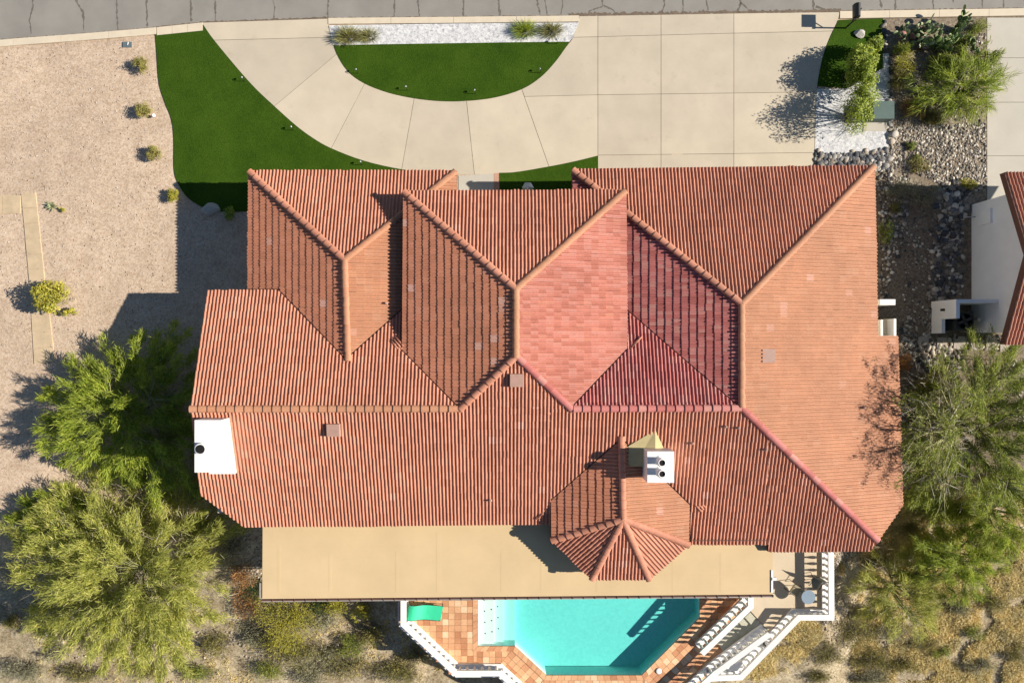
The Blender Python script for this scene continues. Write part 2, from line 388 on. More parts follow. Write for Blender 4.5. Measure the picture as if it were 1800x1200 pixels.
def smooth_poly(pts, closed=False, n=4):
    """Catmull-Rom through pixel points"""
    out = []; m_ = len(pts)
    for i in range(m_ - 1):
        p0 = pts[max(0, i - 1)]; p1 = pts[i]; p2 = pts[i + 1]; p3 = pts[min(m_ - 1, i + 2)]
        for k in range(n):
            t = k / n
            out.append(tuple(.5 * (2 * p1[j] + (p2[j] - p0[j]) * t + (2 * p0[j] - 5 * p1[j] + 4 * p2[j] - p3[j]) * t * t + (3 * p1[j] - p0[j] - 3 * p2[j] + p3[j]) * t ** 3) for j in (0, 1)))
    out.append(tuple(pts[-1][:2])); return out
# ------------------------------------------------------------------ terrain
def axis(dense0, dense1, step, far):
    a = list(np.arange(dense0, dense1 + 1e-6, step)); lo = []; hi = []
    d = step; p = dense0
    while p > -far: d *= 1.5; p -= d; lo.append(p)
    d = step; p = dense1
    while p < far: d *= 1.5; p += d; hi.append(p)
    return lo[::-1] + a + hi
gx = axis(-34, 34, .27, 500); gy = axis(-26, 19.5, .27, 500)
tv = [(x, y, tz(x, y)) for y in gy for x in gx]; nx_ = len(gx)
ii = np.arange(len(gy) - 1)[:, None] * nx_ + np.arange(nx_ - 1)[None, :]
tf = np.stack([ii, ii + 1, ii + nx_ + 1, ii + nx_], -1).reshape(-1, 4)
ground = put('ground', fast_mesh('ground', np.array(tv), tf, 'terrain', smooth=True)); tag(ground, kind='structure')

# ------------------------------------------------------------------ road with cracks
edge = list(zip(ROAD_X, ROAD_Y))
b = MB(); RZ = -.10
b.prism(edge + [(edge[-1][0] + 60, 40), (90, 120), (-90, 120), (edge[0][0] - 60, 40)], RZ - .12, RZ)
road = b.build('road', 'asphalt'); tag(road, kind='structure')
def ribbon(pts, w, z, name, mat, parent, jit=.5):
    b = MB(); P2 = []
    for i in range(len(pts) - 1):
        a, c = Vector(pts[i]), Vector(pts[i + 1]); k = max(2, int((c - a).length / .09))
        for j in range(k): P2.append(a.lerp(c, j / k))
    P2.append(Vector(pts[-1])); vs_ = []
    for i, p in enumerate(P2):
        d = (P2[min(i + 1, len(P2) - 1)] - P2[max(0, i - 1)]); d = d.normalized(); nn = Vector((-d.y, d.x))
        p = p + nn * rnd.uniform(-.28, .28) * w; ww = w * rnd.uniform(1 - jit, 1 + jit) * .5
        vs_ += [(p.x + nn.x * ww, p.y + nn.y * ww, z), (p.x - nn.x * ww, p.y - nn.y * ww, z)]
    b.add(vs_, [(2 * i, 2 * i + 1, 2 * i + 3, 2 * i + 2) for i in range(len(P2) - 1)])
    return b.build(name, mat, parent)
CR = [[(57, -40), (58, 12), (52, 36), (55, 60)], [(125, -40), (133, 0), (146, 22), (148, 54)], [(206, -60), (205, 10), (207, 54)], [(256, -30), (259, 47)],
      [(335, -20), (336, 38)], [(378, -60), (379, 38)], [(470, -40), (480, 0), (483, 14), (481, 33)], [(579, -60), (576, 31)], [(695, -60), (693, 30)], [(732, -30), (737, 29)],
      [(817, -60), (814, 29)], [(874, -30), (879, 28)], [(937, -40), (945, 8), (950, 26)], [(951, -40), (959, 8), (962, 26)], [(988, -60), (989, 10), (986, 26)],
      [(1059, -40), (1059, 12), (1036, 20), (1034, 27)], [(1061, 10), (1076, 17), (1083, 24)], [(1163, -30), (1168, 8), (1163, 23)], [(1200, -60), (1201, 25)], [(1236, -30), (1245, 19)],
      [(1305, -50), (1301, 13), (1296, 20)], [(1302, 5), (1316, 17), (1322, 23)], [(1430, -60), (1430, 20)], [(1434, 12), (1455, 18), (1475, 17)], [(1541, -30), (1550, 14)], [(1575, -60), (1574, 19)],
      [(1637, -40), (1641, 16)], [(1725, -60), (1727, 14)], [(1766, -30), (1764, 14)], [(1680, -60), (1676, 5)]]
for c in CR:
    ribbon([XY(a, q, RZ) for a, q in c], rnd.choice([.05, .07, .09]), RZ + .004, 'crack', 'crack', road, .7)
for x0, x1, w in ((0, 270, .10), (270, 590, .13), (590, 1000, .10), (1000, 1290, .24), (1290, 1480, .20), (1480, 1800, .12)):
    pts = [(x, float(np.interp((x - 900) * S, ROAD_X, ROAD_Y))) for x in np.linspace(x0, x1, 12)]
    ribbon([((x - 900) * S, y + .03 + w * .3) for x, y in pts], w * .8, RZ + .008, 'edge_dirt', 'edge_dirt', road, .55)

# ------------------------------------------------------------------ kerb stones
kerb = empty('kerb', (0, 0, 0)); tag(kerb, kind='structure')
def kerb_run(x0, x1, step, w, ztop=.03):
    n = max(1, round((x1 - x0) / step)); xs = np.linspace(x0, x1, n + 1)
    for a, c in zip(xs[:-1], xs[1:]):
        pa = [((x - 900) * S, float(np.interp((x - 900) * S, ROAD_X, ROAD_Y))) for x in (a + .25, (a + c) / 2, c - .25)]
        poly = [(x, y - w) for x, y in pa] + [(x, y + .02) for x, y in reversed(pa)]
        MB().prism(poly, -.3, ztop).build('kerb_stone', 'kerb', kerb)
kerb_run(-1400, -60, 95, .34); kerb_run(-60, 275, 92, .34); kerb_run(276, 357, 27, .40); kerb_run(577, 1018, 100, .30); kerb_run(1476, 1738, 88, .36); kerb_run(1738, 2500, 110, .36)

# ------------------------------------------------------------------ concrete drive slabs
ROADY = lambda px: 600 - float(np.interp((px - 900) * S, ROAD_X, ROAD_Y)) / S
drive = MB().prism([XY(*p) for p in [(357, 52), (452, 45), (577, 45), (590, 100), (641, 147), (728, 172), (820, 178), (917, 158), (1005, 68), (1030, 36), (1470, 30), (1450, 90), (1437, 155), (1431, 300), (1051, 320), (1051, 275), (965, 292), (834, 306), (706, 297), (582, 260), (480, 184)]], -.14, -.012).build('driveway', 'joint'); tag(drive, kind='structure')
inner = smooth_poly([(577, 46), (583, 66), (592, 95), (612, 126), (641, 147), (682, 163), (728, 173), (775, 178), (820, 177.5), (870, 171.5), (917, 157), (950, 136), (975, 110), (994, 84), (1007, 66), (1018, 32)])
outer = smooth_poly([(357, 44), (376, 71), (420, 124), (450, 157), (482, 187), (520, 221), (550, 243), (582, 261), (640, 283), (706, 298), (770, 305), (834, 307), (900, 303.5), (965, 293), (1010, 284), (1051, 274)])
def between(curve, a, b_):
    """piece of a pixel curve between the points nearest to a and b_"""
    i = min(range(len(curve)), key=lambda k: (curve[k][0] - a[0]) ** 2 + (curve[k][1] - a[1]) ** 2)
    j = min(range(len(curve)), key=lambda k: (curve[k][0] - b_[0]) ** 2 + (curve[k][1] - b_[1]) ** 2)
    return curve[i:j + 1] if i <= j else curve[j:i + 1][::-1]
rj = [((583, 66), (376, 71)), ((592, 95), (482, 187)), ((641, 147), (582, 261)), ((728, 173), (706, 298)), ((820, 177.5), (834, 307)), ((917, 157), (965, 293))]
slabs = [[(357, 40), (452, ROADY(452)), (577, ROADY(577))] + between(inner, (577, 46), rj[0][0]) + between(outer, rj[0][1], (357, 44))]
for (a0, b0), (a1, b1) in zip(rj[:-1], rj[1:]):
    slabs.append(between(inner, a0, a1) + between(outer, b1, b0))
slabs.append([(921.6, 170), (1051, 167)] + between(outer, (1051, 274), (965, 293)))
slabs.append(between(inner, (917, 157), (1007, 66)) + [(1051, 65), (1051, 167), (922, 170)])
slabs.append(between(inner, (1007, 66), (1018, 32)) + [(1018, ROADY(1018)), (1051, ROADY(1051)), (1051, 65)])
redge = smooth_poly([(1476, 20), (1473, 36), (1460, 64), (1448, 95), (1440, 130), (1436, 160), (1434, 210), (1433, 268), (1432, 330)])
cx_ = [1051, 1162, 1290]
rowy = lambda k, x: [ROADY(x), 65 - (x - 1051) * .026, 167 - (x - 1051) * .013, 273 - (x - 1051) * .012, 330][k]
for r in range(4):
    for c in range(3):
        x0 = cx_[c]; 
        if c < 2:
            x1 = cx_[c + 1]; slabs.append([(x0, rowy(r, x0)), (x1, rowy(r, x1)), (x1, rowy(r + 1, x1)), (x0, rowy(r + 1, x0))])
        else:
            ya, yb = rowy(r, 1440), rowy(r + 1, 1440)
            xe = lambda y: float(np.interp(y, [p[1] for p in redge], [p[0] for p in redge]))
            ed = [(xe(ya), ya)] + [p for p in redge if ya + 2 <= p[1] <= yb - 2] + [(xe(yb), yb)]
            slabs.append([(x0, rowy(r, x0))] + ed + [(x0, rowy(r + 1, x0))])
for s_ in slabs:
    pl = []
    for p in s_:
        q = XY(*p)
        if not pl or (abs(q[0] - pl[-1][0]) + abs(q[1] - pl[-1][1])) > .02: pl.append(q)
    MB().prism(inset(pl, .011), -.12, rnd.uniform(.0, .006)).build('slab', 'concrete', drive)
# front walk and brick strip
fw = MB().prism([XY(*p) for p in [(806, 309), (868, 305), (868, 420), (806, 420)]], -.1, .002).build('front_walk', 'concrete_grey'); tag(fw, kind='structure')
bs = empty('brick_strip', (0, 0, 0)); tag(bs, kind='structure')
for k in range(8):
    MB().prism([XY(*p) for p in [(868.4, 304.6 + k * 4.5), (877.6, 304 + k * 4.5), (877.6, 308 + k * 4.5), (868.4, 308.6 + k * 4.5)]], -.08, .008).build('brick', 'brick_strip', bs)
# neighbour's drive: three slabs in view
nd = MB().prism([XY(*p) for p in [(1736, 40), (2180, 34), (2180, 330), (1736, 330)]], -.14, -.012).build('neighbour_driveway', 'joint'); tag(nd, kind='structure')
yy = [31, 102, 180, 274, 400]
for k in range(4):
    for xa, xb in ((1735, 1960), (1960, 2190)):
        MB().prism(inset([XY(xa, yy[k]), XY(xb, yy[k]), XY(xb, yy[k + 1]), XY(xa, yy[k + 1])], .012), -.12, rnd.uniform(0, .005)).build('slab', 'concrete_grey', nd)

# ------------------------------------------------------------------ turf, white gravel, beds
def sheet(name, px, z, mat, z0=-.1):
    o = MB().prism([XY(*p) for p in px], z0, z).build(name, mat); return tag(o, kind='structure')
tl = smooth_poly([(273, 60), (276, 100), (280, 148), (290, 180), (302, 212), (306, 250), (306, 295), (311, 318), (326, 343), (348, 360), (378, 371), (420, 372), (470, 370)])
sheet('turf_left', tl + [(720, 370), (720, 300)] + [p for p in outer[::-1] if p[0] <= 706] + [(357, 53)], .022, 'turf')
isl = [p for p in inner if p[1] > 79 ]
sheet('turf_island', [(586, 80)] + isl + [(1000, 74), (900, 75), (700, 78)], .024, 'turf')
sheet('turf_entry', [(878, 304)] + [p for p in outer if p[0] > 884] + [(1051, 420), (878, 420)], .022, 'turf')
sheet('turf_corner', [p for p in redge if 33 < p[1] < 157] + [(1490, 156), (1552, 120), (1552, 33)], .022, 'turf')
sheet('white_gravel_strip', [(578, 45), (585, 80), (700, 78), (900, 75), (1000, 74), (1007, 66), (1017, 40), (800, 42)], .016, 'white_gravel')
sheet('white_gravel_corner', [(1436, 157), (1490, 156), (1540, 96), (1563, 94), (1564, 180), (1560, 300), (1432, 300), (1433, 220)], .018, 'white_gravel')
sheet('planting_bed', [(1552, 33), (1734, 33), (1734, 345), (1720, 360), (1560, 360), (1562, 180), (1563, 94)], .012, 'bed_gravel')
# buff path across the left yard: cut slabs
pth = empty('flag_path', (0, 0, 0)); tag(pth, kind='structure')
def quad_run(a0, a1, b0, b1, n, mat='path_slab'):
    for k in range(n):
        t0, t1 = k / n, (k + 1) / n
        q = [(a0[0] + (a1[0] - a0[0]) * t, a0[1] + (a1[1] - a0[1]) * t) for t in (t0, t1)] + [(b0[0] + (b1[0] - b0[0]) * t, b0[1] + (b1[1] - b0[1]) * t) for t in (t1, t0)]
        MB().prism(inset([XY(*p) for p in q], .012), -.1, .012 + rnd.uniform(0, .012)).build('flagstone', mat, pth)
quad_run((37, 340), (52, 500), (63, 338), (80, 500), 6); quad_run((52, 503), (60, 640), (82, 503), (97, 636), 5)
quad_run((-60, 378), (36, 376), (-60, 345), (37, 343), 3)
# ------------------------------------------------------------------ tiled roofs
TW, TE_, TH = .1675, .365, .040                 # barrel width, exposure, butt thickness
PROF = [(0, 0), (.055, .028), (.16, .049), (.31, .059), (.46, .049), (.565, .028), (.62, .002)]
TU = []; 
for bi in range(2):
    for f, h in PROF: TU.append(((bi + f) * TW, h))
TU.append((2 * TW - .003, .0))
NTU = len(TU)
def tile_local(dn=0.0):
    lo_b = [(u, 0.0, h - .004 + dn) for u, h in TU]; lo_t = [(u, 0.0, h + TH + dn) for u, h in TU]; up = [(u, TE_ + .055, h + .004 + dn * .3) for u, h in TU]
    v_ = lo_b + lo_t + up
    f_ = [(i, i + 1, NTU + i + 1, NTU + i) for i in range(NTU - 1)] + [(NTU + i, NTU + i + 1, 2 * NTU + i + 1, 2 * NTU + i) for i in range(NTU - 1)]
    return v_, f_
TLV, TLF = tile_local()
TLV_np = np.array(TLV); TLF_np = np.array(TLF)
# the re-laid facets use single-barrel pans: the same shape in two loose halves
def split_tile():
    v_, f_ = [], []
    for fc in TLF:
        half = 0 if (fc[0] % NTU) < len(PROF) else 1
        f_.append(tuple(half * len(TLV) + k_ for k_ in fc))
    return TLV + TLV, f_
SPV, SPF = split_tile(); SPV_np = np.array(SPV); SPF_np = np.array(SPF)
used = np.unique(SPF_np); remap = -np.ones(len(SPV), int); remap[used] = np.arange(len(used)); SPV_np = SPV_np[used]; SPF_np = remap[SPF_np]
SPLIT = ('clay_tile_pink', 'clay_tile_red')
def plane3(a, b_, c):
    n = (Vector(b_) - Vector(a)).cross(Vector(c) - Vector(a)); return (-n.x / n.z, -n.y / n.z, a[2] + (n.x * a[0] + n.y * a[1]) / n.z)
def plane_dir(pt, d, slope):
    a, b_ = -d[0] * slope, -d[1] * slope; return (a, b_, pt[2] - a * pt[0] - b_ * pt[1])
def zat(pl, x, y): return pl[0] * x + pl[1] * y + pl[2]
def hit(px, py, pl):
    """the place on a roof plane that the photo shows at this pixel"""
    dx, dy = (px - 900) * S / H, (600 - py) * S / H        # per metre below the camera
    t = (H - pl[2]) / (1 + pl[0] * dx + pl[1] * dy); return Vector((dx * t, dy * t, H - t))
class Facet:
    def __init__(s, name, pl, pix, mat, eave, cull=True, keep=()):
        s.name, s.pl, s.mat, s.cull = name, pl, mat, cull
        s.poly = [hit(p[0], p[1], pl) if len(p) == 2 else Vector(p) for p in pix]
        s.h = halfplanes([(p.x, p.y) for p in s.poly])
        sl = math.hypot(pl[0], pl[1]); s.d = Vector((-pl[0] / sl, -pl[1] / sl, 0)); s.sl = sl
        s.V = Vector((-s.d.x, -s.d.y, sl)).normalized(); s.U = Vector((s.d.y, -s.d.x, 0)) * -1
        s.Nn = s.U.cross(s.V)
        if s.Nn.z < 0: s.U = -s.U; s.Nn = s.U.cross(s.V)
        s.o = hit(eave[0], eave[1], pl) if len(eave) == 2 else Vector(eave)
        for g in keep:                                   # stop the tiles at the valley where plane g rises above
            A, B_, C_ = pl[0] - g[0], pl[1] - g[1], pl[2] - g[2]; l = math.hypot(A, B_); s.h.append((A / l, B_ / l, -C_ / l + .022))
    def inside(s, x, y, eps=0): return all(nx * x + ny * y >= d - eps for nx, ny, d in s.h)
def make_roof(root, facets, keep_single, roofname='roof', zmin_single=0):
    mats = sorted({f.mat for f in facets})
    # sheathing below the tiles
    b = MB()
    for f in facets:
        top = [(p.x, p.y, p.z - .012) for p in f.poly]; bot = [(p.x, p.y, p.z - .16) for p in f.poly]; n = len(top)
        b.add(top + bot, [tuple(range(n)), tuple(range(2 * n - 1, n - 1, -1))] + [(i, (i + 1) % n, n + (i + 1) % n, n + i) for i in range(n)])
    roof = b.build(roofname, 'underlay', root); WORLD[roof.name] = Vector((0, 0, 0))
    cand = []; VV = []; FF3 = []; full = []; nv = 0; clipped = MB()
    for fi, f in enumerate(facets):
        us = [(p - f.o).dot(f.U) for p in f.poly]; vs_ = [(p - f.o).dot(f.V) for p in f.poly]
        for j in range(int(math.floor(min(vs_) / TE_ - .02)), int(max(vs_) / TE_) + 1):
            off = 0
            for i in range(int(min(us) / (2 * TW)) - 2, int(max(us) / (2 * TW)) + 2):
                ju, jv, jn, jr = rnd.gauss(0, .003), rnd.gauss(0, .007), rnd.gauss(0, .002), rnd.gauss(0, .006)
                base = f.o + f.U * (i * 2 * TW + ju) + f.V * (j * TE_ + jv) + f.Nn * (.006 + jn)
                cs = [base + f.U * a * 2 * TW + f.V * c * (TE_ + .055) for a, c in ((0, 0), (1, 0), (1, 1), (0, 1))]
                ins = [f.inside(c.x, c.y, .012) for c in cs]
                mid = base + f.U * TW + f.V * (TE_ / 2)
                if f.cull:
                    buried = True
                    for c in cs + [mid]:
                        zo = max([zat(g.pl, c.x, c.y) for g in facets if g is not f and g.pl != f.pl and g.inside(c.x, c.y)], default=-9)
                        if zo < c.z + .13: buried = False; break
                    if buried: continue
                U2 = (f.U + f.V * jr).normalized(); V2 = f.Nn.cross(U2)
                R = Matrix((U2, V2, f.Nn)).transposed()
                if all(ins):
                    full.append((base, R, f.mat))
                else:
                    if not any(ins) and not f.inside(mid.x, mid.y):
                        # could still cross a corner: test coarse clip
                        if not clip_poly([(c.x, c.y) for c in cs], f.h): continue
                    M = np.array(R); pts = TLV_np @ M.T + np.array(base)
                    clipped.cur = mats.index(f.mat); idx = {}; 
                    for fc in TLF:
                        hf = (fc[0] % NTU) < len(PROF) if f.mat in SPLIT else 0
                        pl_ = clip_poly([tuple(pts[k]) for k in fc], f.h)
                        if pl_:
                            ids = []
                            for q in pl_:
                                key = (hf, round(q[0], 4), round(q[1], 4), round(q[2], 4))
                                if key not in idx: idx[key] = len(clipped.v); clipped.v.append(q)
                                if not ids or ids[-1] != idx[key]: ids.append(idx[key])
                            if len(set(ids)) >= 3 and len(set(ids)) == len(ids): clipped.face(ids)
    # the tiles nearest to the camera are objects of their own, the others one mass
    full.sort(key=lambda t: -t[0].z)
    single, rest = full[:keep_single], full[keep_single:]
    protos = {}
    for base, R, mt in single:
        if mt not in protos:
            me = bpy.data.meshes.new('roof_tile'); me.from_pydata(SPV_np.tolist() if mt in SPLIT else TLV, [], SPF_np.tolist() if mt in SPLIT else TLF); me.materials.append(MATS[mt]); me.update(); protos[mt] = me
        o = bpy.data.objects.new('roof_tile', protos[mt]); col.objects.link(o); o.parent = roof
        o.matrix_basis = Matrix.Translation(base) @ R.to_4x4()
    AV, AF, MI = [], [], []; nv = 0
    for bs_, R, mt in rest:
        tv_, tf_ = (SPV_np, SPF_np) if mt in SPLIT else (TLV_np, TLF_np)
        AV.append(tv_ @ np.array(R).T + np.array(bs_)); AF.append(tf_ + nv); nv += len(tv_); MI += [mats.index(mt)] * len(tf_)
    allv, allf, mi = np.concatenate(AV), np.concatenate(AF), MI
    fld = put('roof_tile_field', fast_mesh('roof_tile_field', allv, allf, mats, mi), roof); tag(fld, kind='stuff')
    ct = clipped.build('cut_roof_tiles', mats, roof); tag(ct, kind='stuff')
    print('tiles', len(full), 'clipped faces', len(clipped.f))
    return roof
# half-round cap
def cap_mesh(mat):
    b = MB(); Lc = .46; n = 8; o = []
    for (y, r, dz) in ((0, .125, -.005), (0, .165, .022), (0, .165, .022), (Lc, .138, -.012)):
        for k in range(n + 1):
            t = math.pi * (k / n); b.v.append((r * math.cos(t) * 1.02, y, r * math.sin(t) * .66 + dz - .02))
    for s_ in (0, 2):
        for k in range(n): b.face((s_ * (n + 1) + k + 1, s_ * (n + 1) + k, (s_ + 1) * (n + 1) + k, (s_ + 1) * (n + 1) + k + 1), s_ == 2)
    me = bpy.data.meshes.new('ridge_tile'); me.from_pydata(b.v, [], b.f); me.materials.append(MATS[mat]); me.polygons.foreach_set('use_smooth', b.sm); me.update(); return me
CAPS = {m_: cap_mesh(m_) for m_ in ('clay_tile', 'clay_tile_red', 'clay_tile_peach', 'clay_tile_west')}
CAPN = [0]
def caps(a, b_, roof, mat='clay_tile', lift=.075, e=.415):
    a, b_ = Vector(a), Vector(b_); d = (b_ - a); n = max(1, round(d.length / e)); d.normalize()
    X = d.cross(Vector((0, 0, 1))).normalized(); Z = X.cross(d)
    for k in range(n):
        o = bpy.data.objects.new('ridge_tile', CAPS[mat]); col.objects.link(o); o.parent = roof
        p = a + d * ((b_ - a).length / n * k) + Vector((0, 0, lift + rnd.uniform(-.004, .004)))
        rz = Matrix.Rotation(rnd.gauss(0, .012), 3, 'Z')
        o.matrix_basis = Matrix.Translation(p) @ (Matrix((X, d, Z)).transposed() @ rz).to_4x4(); CAPN[0] += 1

# ---- planes of the main roof (heights from eave and ridge)
k = S
ZR = 5.17; YM = -101.0 * k
MS = plane_dir((0, YM, ZR), (0, -1), .323); MN = plane_dir((0, YM, ZR), (0, 1), .316)
XR = 345 * k
RE = plane_dir((XR, 0, ZR), (1, 0), .29); RW = plane_dir((XR, 0, ZR), (-1, 0), .29); RN = plane_dir((0, 57.4 * k, ZR), (0, 1), .312)
ZC = 5.93; XC = 5.85 * k
CE = plane_dir((XC, 0, ZC), (1, 0), .312); CW = plane_dir((XC, 0, ZC), (-1, 0), .302); CN = plane_dir((0, 77.7 * k, ZC), (0, 1), .343)
ZL = 4.47; XL = -255.5 * k
LW = plane_dir((XL, 0, ZL), (-1, 0), .30); LE = plane_dir((XL, 0, ZL), (1, 0), .30); LN = plane_dir((0, 125.2 * k, ZL), (0, 1), .333)
ZT = 4.72; XT = 166.8 * k
TWp = plane_dir((XT, 0, ZT), (-1, 0), .31); TEp = plane_dir((XT, 0, ZT), (1, 0), .31)
tap = P(1095, 912, ZT); tc = [P(a, b_, 3.70) for a, b_ in ((969, 949), (1040, 1018), (1141, 1018), (1211, 957))]
TSW = plane3(tap, tc[0], tc[1]); TS = plane3(tap, tc[1], tc[2]); TSE = plane3(tap, tc[2], tc[3])
cav = lambda *a: a
C_NW, C_NE = (709, 335), (1101, 334)
facets = [
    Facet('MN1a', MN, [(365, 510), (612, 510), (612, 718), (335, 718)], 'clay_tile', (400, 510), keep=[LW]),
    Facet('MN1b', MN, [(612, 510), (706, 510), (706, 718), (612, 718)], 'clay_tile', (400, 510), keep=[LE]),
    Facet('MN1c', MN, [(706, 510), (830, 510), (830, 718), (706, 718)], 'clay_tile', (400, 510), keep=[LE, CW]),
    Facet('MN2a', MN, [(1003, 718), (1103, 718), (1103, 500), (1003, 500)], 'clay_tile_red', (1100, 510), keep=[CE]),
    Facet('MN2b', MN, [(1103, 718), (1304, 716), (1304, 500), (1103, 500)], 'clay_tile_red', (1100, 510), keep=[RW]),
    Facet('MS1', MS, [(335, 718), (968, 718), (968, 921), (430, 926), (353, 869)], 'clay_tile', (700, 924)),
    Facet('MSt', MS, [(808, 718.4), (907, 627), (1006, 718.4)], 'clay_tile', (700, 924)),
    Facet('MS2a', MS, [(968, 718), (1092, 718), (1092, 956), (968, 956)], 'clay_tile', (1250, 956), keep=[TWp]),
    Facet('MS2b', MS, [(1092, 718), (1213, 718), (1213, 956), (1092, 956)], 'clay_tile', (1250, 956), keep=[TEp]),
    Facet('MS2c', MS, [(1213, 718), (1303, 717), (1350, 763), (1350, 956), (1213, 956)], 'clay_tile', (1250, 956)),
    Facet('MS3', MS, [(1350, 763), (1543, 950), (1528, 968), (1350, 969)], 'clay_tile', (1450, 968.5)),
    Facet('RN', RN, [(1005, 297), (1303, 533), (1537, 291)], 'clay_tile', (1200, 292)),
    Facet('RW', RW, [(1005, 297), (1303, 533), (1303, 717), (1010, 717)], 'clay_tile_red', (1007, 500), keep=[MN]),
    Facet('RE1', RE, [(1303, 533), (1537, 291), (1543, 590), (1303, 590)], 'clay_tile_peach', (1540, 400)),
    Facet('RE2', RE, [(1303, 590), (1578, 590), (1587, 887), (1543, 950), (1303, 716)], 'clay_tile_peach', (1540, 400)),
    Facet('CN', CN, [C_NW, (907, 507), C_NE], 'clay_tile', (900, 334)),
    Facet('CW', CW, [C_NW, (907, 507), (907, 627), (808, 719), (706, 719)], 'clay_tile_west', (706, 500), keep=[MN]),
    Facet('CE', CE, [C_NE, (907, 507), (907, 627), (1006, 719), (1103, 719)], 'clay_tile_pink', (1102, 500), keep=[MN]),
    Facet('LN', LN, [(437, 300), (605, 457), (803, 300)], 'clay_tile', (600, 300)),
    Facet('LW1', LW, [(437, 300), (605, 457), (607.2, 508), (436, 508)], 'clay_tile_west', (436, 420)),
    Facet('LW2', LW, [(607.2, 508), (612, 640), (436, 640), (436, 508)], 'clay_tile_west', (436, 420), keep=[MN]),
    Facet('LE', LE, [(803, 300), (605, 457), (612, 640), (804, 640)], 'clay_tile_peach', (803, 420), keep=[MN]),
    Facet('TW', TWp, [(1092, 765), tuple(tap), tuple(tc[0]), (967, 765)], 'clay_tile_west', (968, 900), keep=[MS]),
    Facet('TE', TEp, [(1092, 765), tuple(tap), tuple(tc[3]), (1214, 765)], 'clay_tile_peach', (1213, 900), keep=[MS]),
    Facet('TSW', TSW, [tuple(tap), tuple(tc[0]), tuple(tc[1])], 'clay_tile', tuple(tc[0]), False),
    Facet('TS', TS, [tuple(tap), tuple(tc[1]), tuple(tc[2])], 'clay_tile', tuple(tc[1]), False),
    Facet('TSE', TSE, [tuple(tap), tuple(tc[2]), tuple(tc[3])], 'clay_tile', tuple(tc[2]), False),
]
house = empty('house', (1.0, -.5, 0), 'large house with red clay barrel tile hip roofs in the centre', 'house')
roof = make_roof(house, facets, 300)
Q = lambda a, b_, z: P(a, b_, z)
caps(Q(710, 337, 4.33), Q(906, 507, ZC), roof); caps(Q(1099, 336, 4.33), Q(908, 507, ZC), roof, 'clay_tile_peach')
caps(Q(907, 629, ZC), Q(907, 509, ZC), roof, 'clay_tile_peach'); caps(Q(809, 719, ZR), Q(906, 627, ZC), roof); caps(Q(1005, 719, ZR), Q(909, 627, ZC), roof, 'clay_tile_red')
caps(Q(439, 302, 2.98), Q(605, 456, ZL), roof); caps(Q(801, 302, 2.98), Q(607, 456, ZL), roof, 'clay_tile_peach'); caps(Q(612, 634, ZL), Q(606, 459, ZL), roof, 'clay_tile_peach')
caps(Q(1007, 299, 3.08), Q(1301, 532, ZR), roof); caps(Q(1535, 293, 3.08), Q(1305, 532, ZR), roof, 'clay_tile_peach'); caps(Q(1303, 716, ZR), Q(1303, 535, ZR), roof, 'clay_tile_peach')
caps(Q(1542, 949, 3.06), Q(1305, 718, ZR), roof, 'clay_tile_red')
caps(Q(335, 718.5, ZR), Q(806, 718, ZR), roof, 'clay_tile_peach'); caps(Q(1008, 718, ZR), Q(1301, 717, ZR), roof, 'clay_tile_red')
caps(Q(1092, 766, ZT), Q(1095, 910, ZT), roof, 'clay_tile')
for c_, m_ in zip(tc, ('clay_tile', 'clay_tile', 'clay_tile', 'clay_tile')): caps(c_, tap, roof, m_)
print('caps', CAPN[0])
for a, b_, z in ((907, 507, ZC), (907, 627, ZC), (606, 457, ZL), (1303, 533, ZR), (1304, 717, ZR), (1095, 911, ZT), (1006, 718, ZR), (808, 718, ZR)):
    p = Q(a, b_, z); MB().lathe((p.x, p.y, p.z - .02), [(.21, 0), (.19, .07), (.13, .125), (.05, .15), (.01, .152)], 10).build('hip_hub', 'clay_tile', roof)

# ---- walls
def wall(poly, z0, z1): return MB().prism(poly, z0, z1).build('wall', 'stucco_cream', house)
def rect(x0, x1, y0, y1): return [(x0, y0), (x1, y0), (x1, y1), (x0, y1)]
wall(rect(-12.15, -3.3, 0, 7.65), -.3, 2.86); wall(rect(-4.55, 4.72, -2.5, 6.35), -.3, 4.16)
wall(rect(3.5, 16.95, -2.0, 7.85), -.3, 2.9); wall(rect(4.8, 18.15, -8.9, -2.02), -3, 2.65)
wall(rect(-14.1, 4.78, -8.2, 1.8), -3, 3.3)
wall([(5.2 - 2.95, -8.3), (5.2 - 2.95, -9.1), (4.0, -10.6), (6.2, -10.6), (5.2 + 2.9, -9.2), (5.2 + 2.9, -8.3)], -3, 3.3)
b = MB(); g0 = [(-14.12, 1.75, 3.2), (-14.12, YM, ZR - .2), (-14.12, -7.9, 3.45), (-14.12, -7.9, 3.2)]
b.add(g0 + [(x + .2, y, z) for x, y, z in g0], [(0, 1, 2, 3), (7, 6, 5, 4)] + [(i, (i + 1) % 4, 4 + (i + 1) % 4, 4 + i) for i in range(4)]); b.build('gable_wall', 'stucco_cream', house)
# fascia boards along the eaves
def fascia(a, c, z):
    pa, pc = P(*a, z), P(*c, z); d = (pc - pa).normalized(); n = Vector((-d.y, d.x, 0)); 
    b = MB(); L_ = (pc - pa).length; m_ = (pa + pc) / 2
    b.box((m_.x, m_.y, z - .15), (L_ - .02, .045, .20), math.atan2(d.y, d.x)); return b.build('fascia_board', 'fascia', house)
for a, c, z in (((441, 304), (799, 304), 2.95), ((714, 340), (1096, 340), 4.31), ((1010, 297), (1531, 297), 3.05), ((440, 304), (440, 500), 2.95), ((711, 342), (711, 596), 4.31), ((1097, 342), (1097, 560), 4.31), ((440, 920), (960, 916), 3.28), ((1218, 950), (1348, 950), 3.2)):
    fascia(a, c, z)
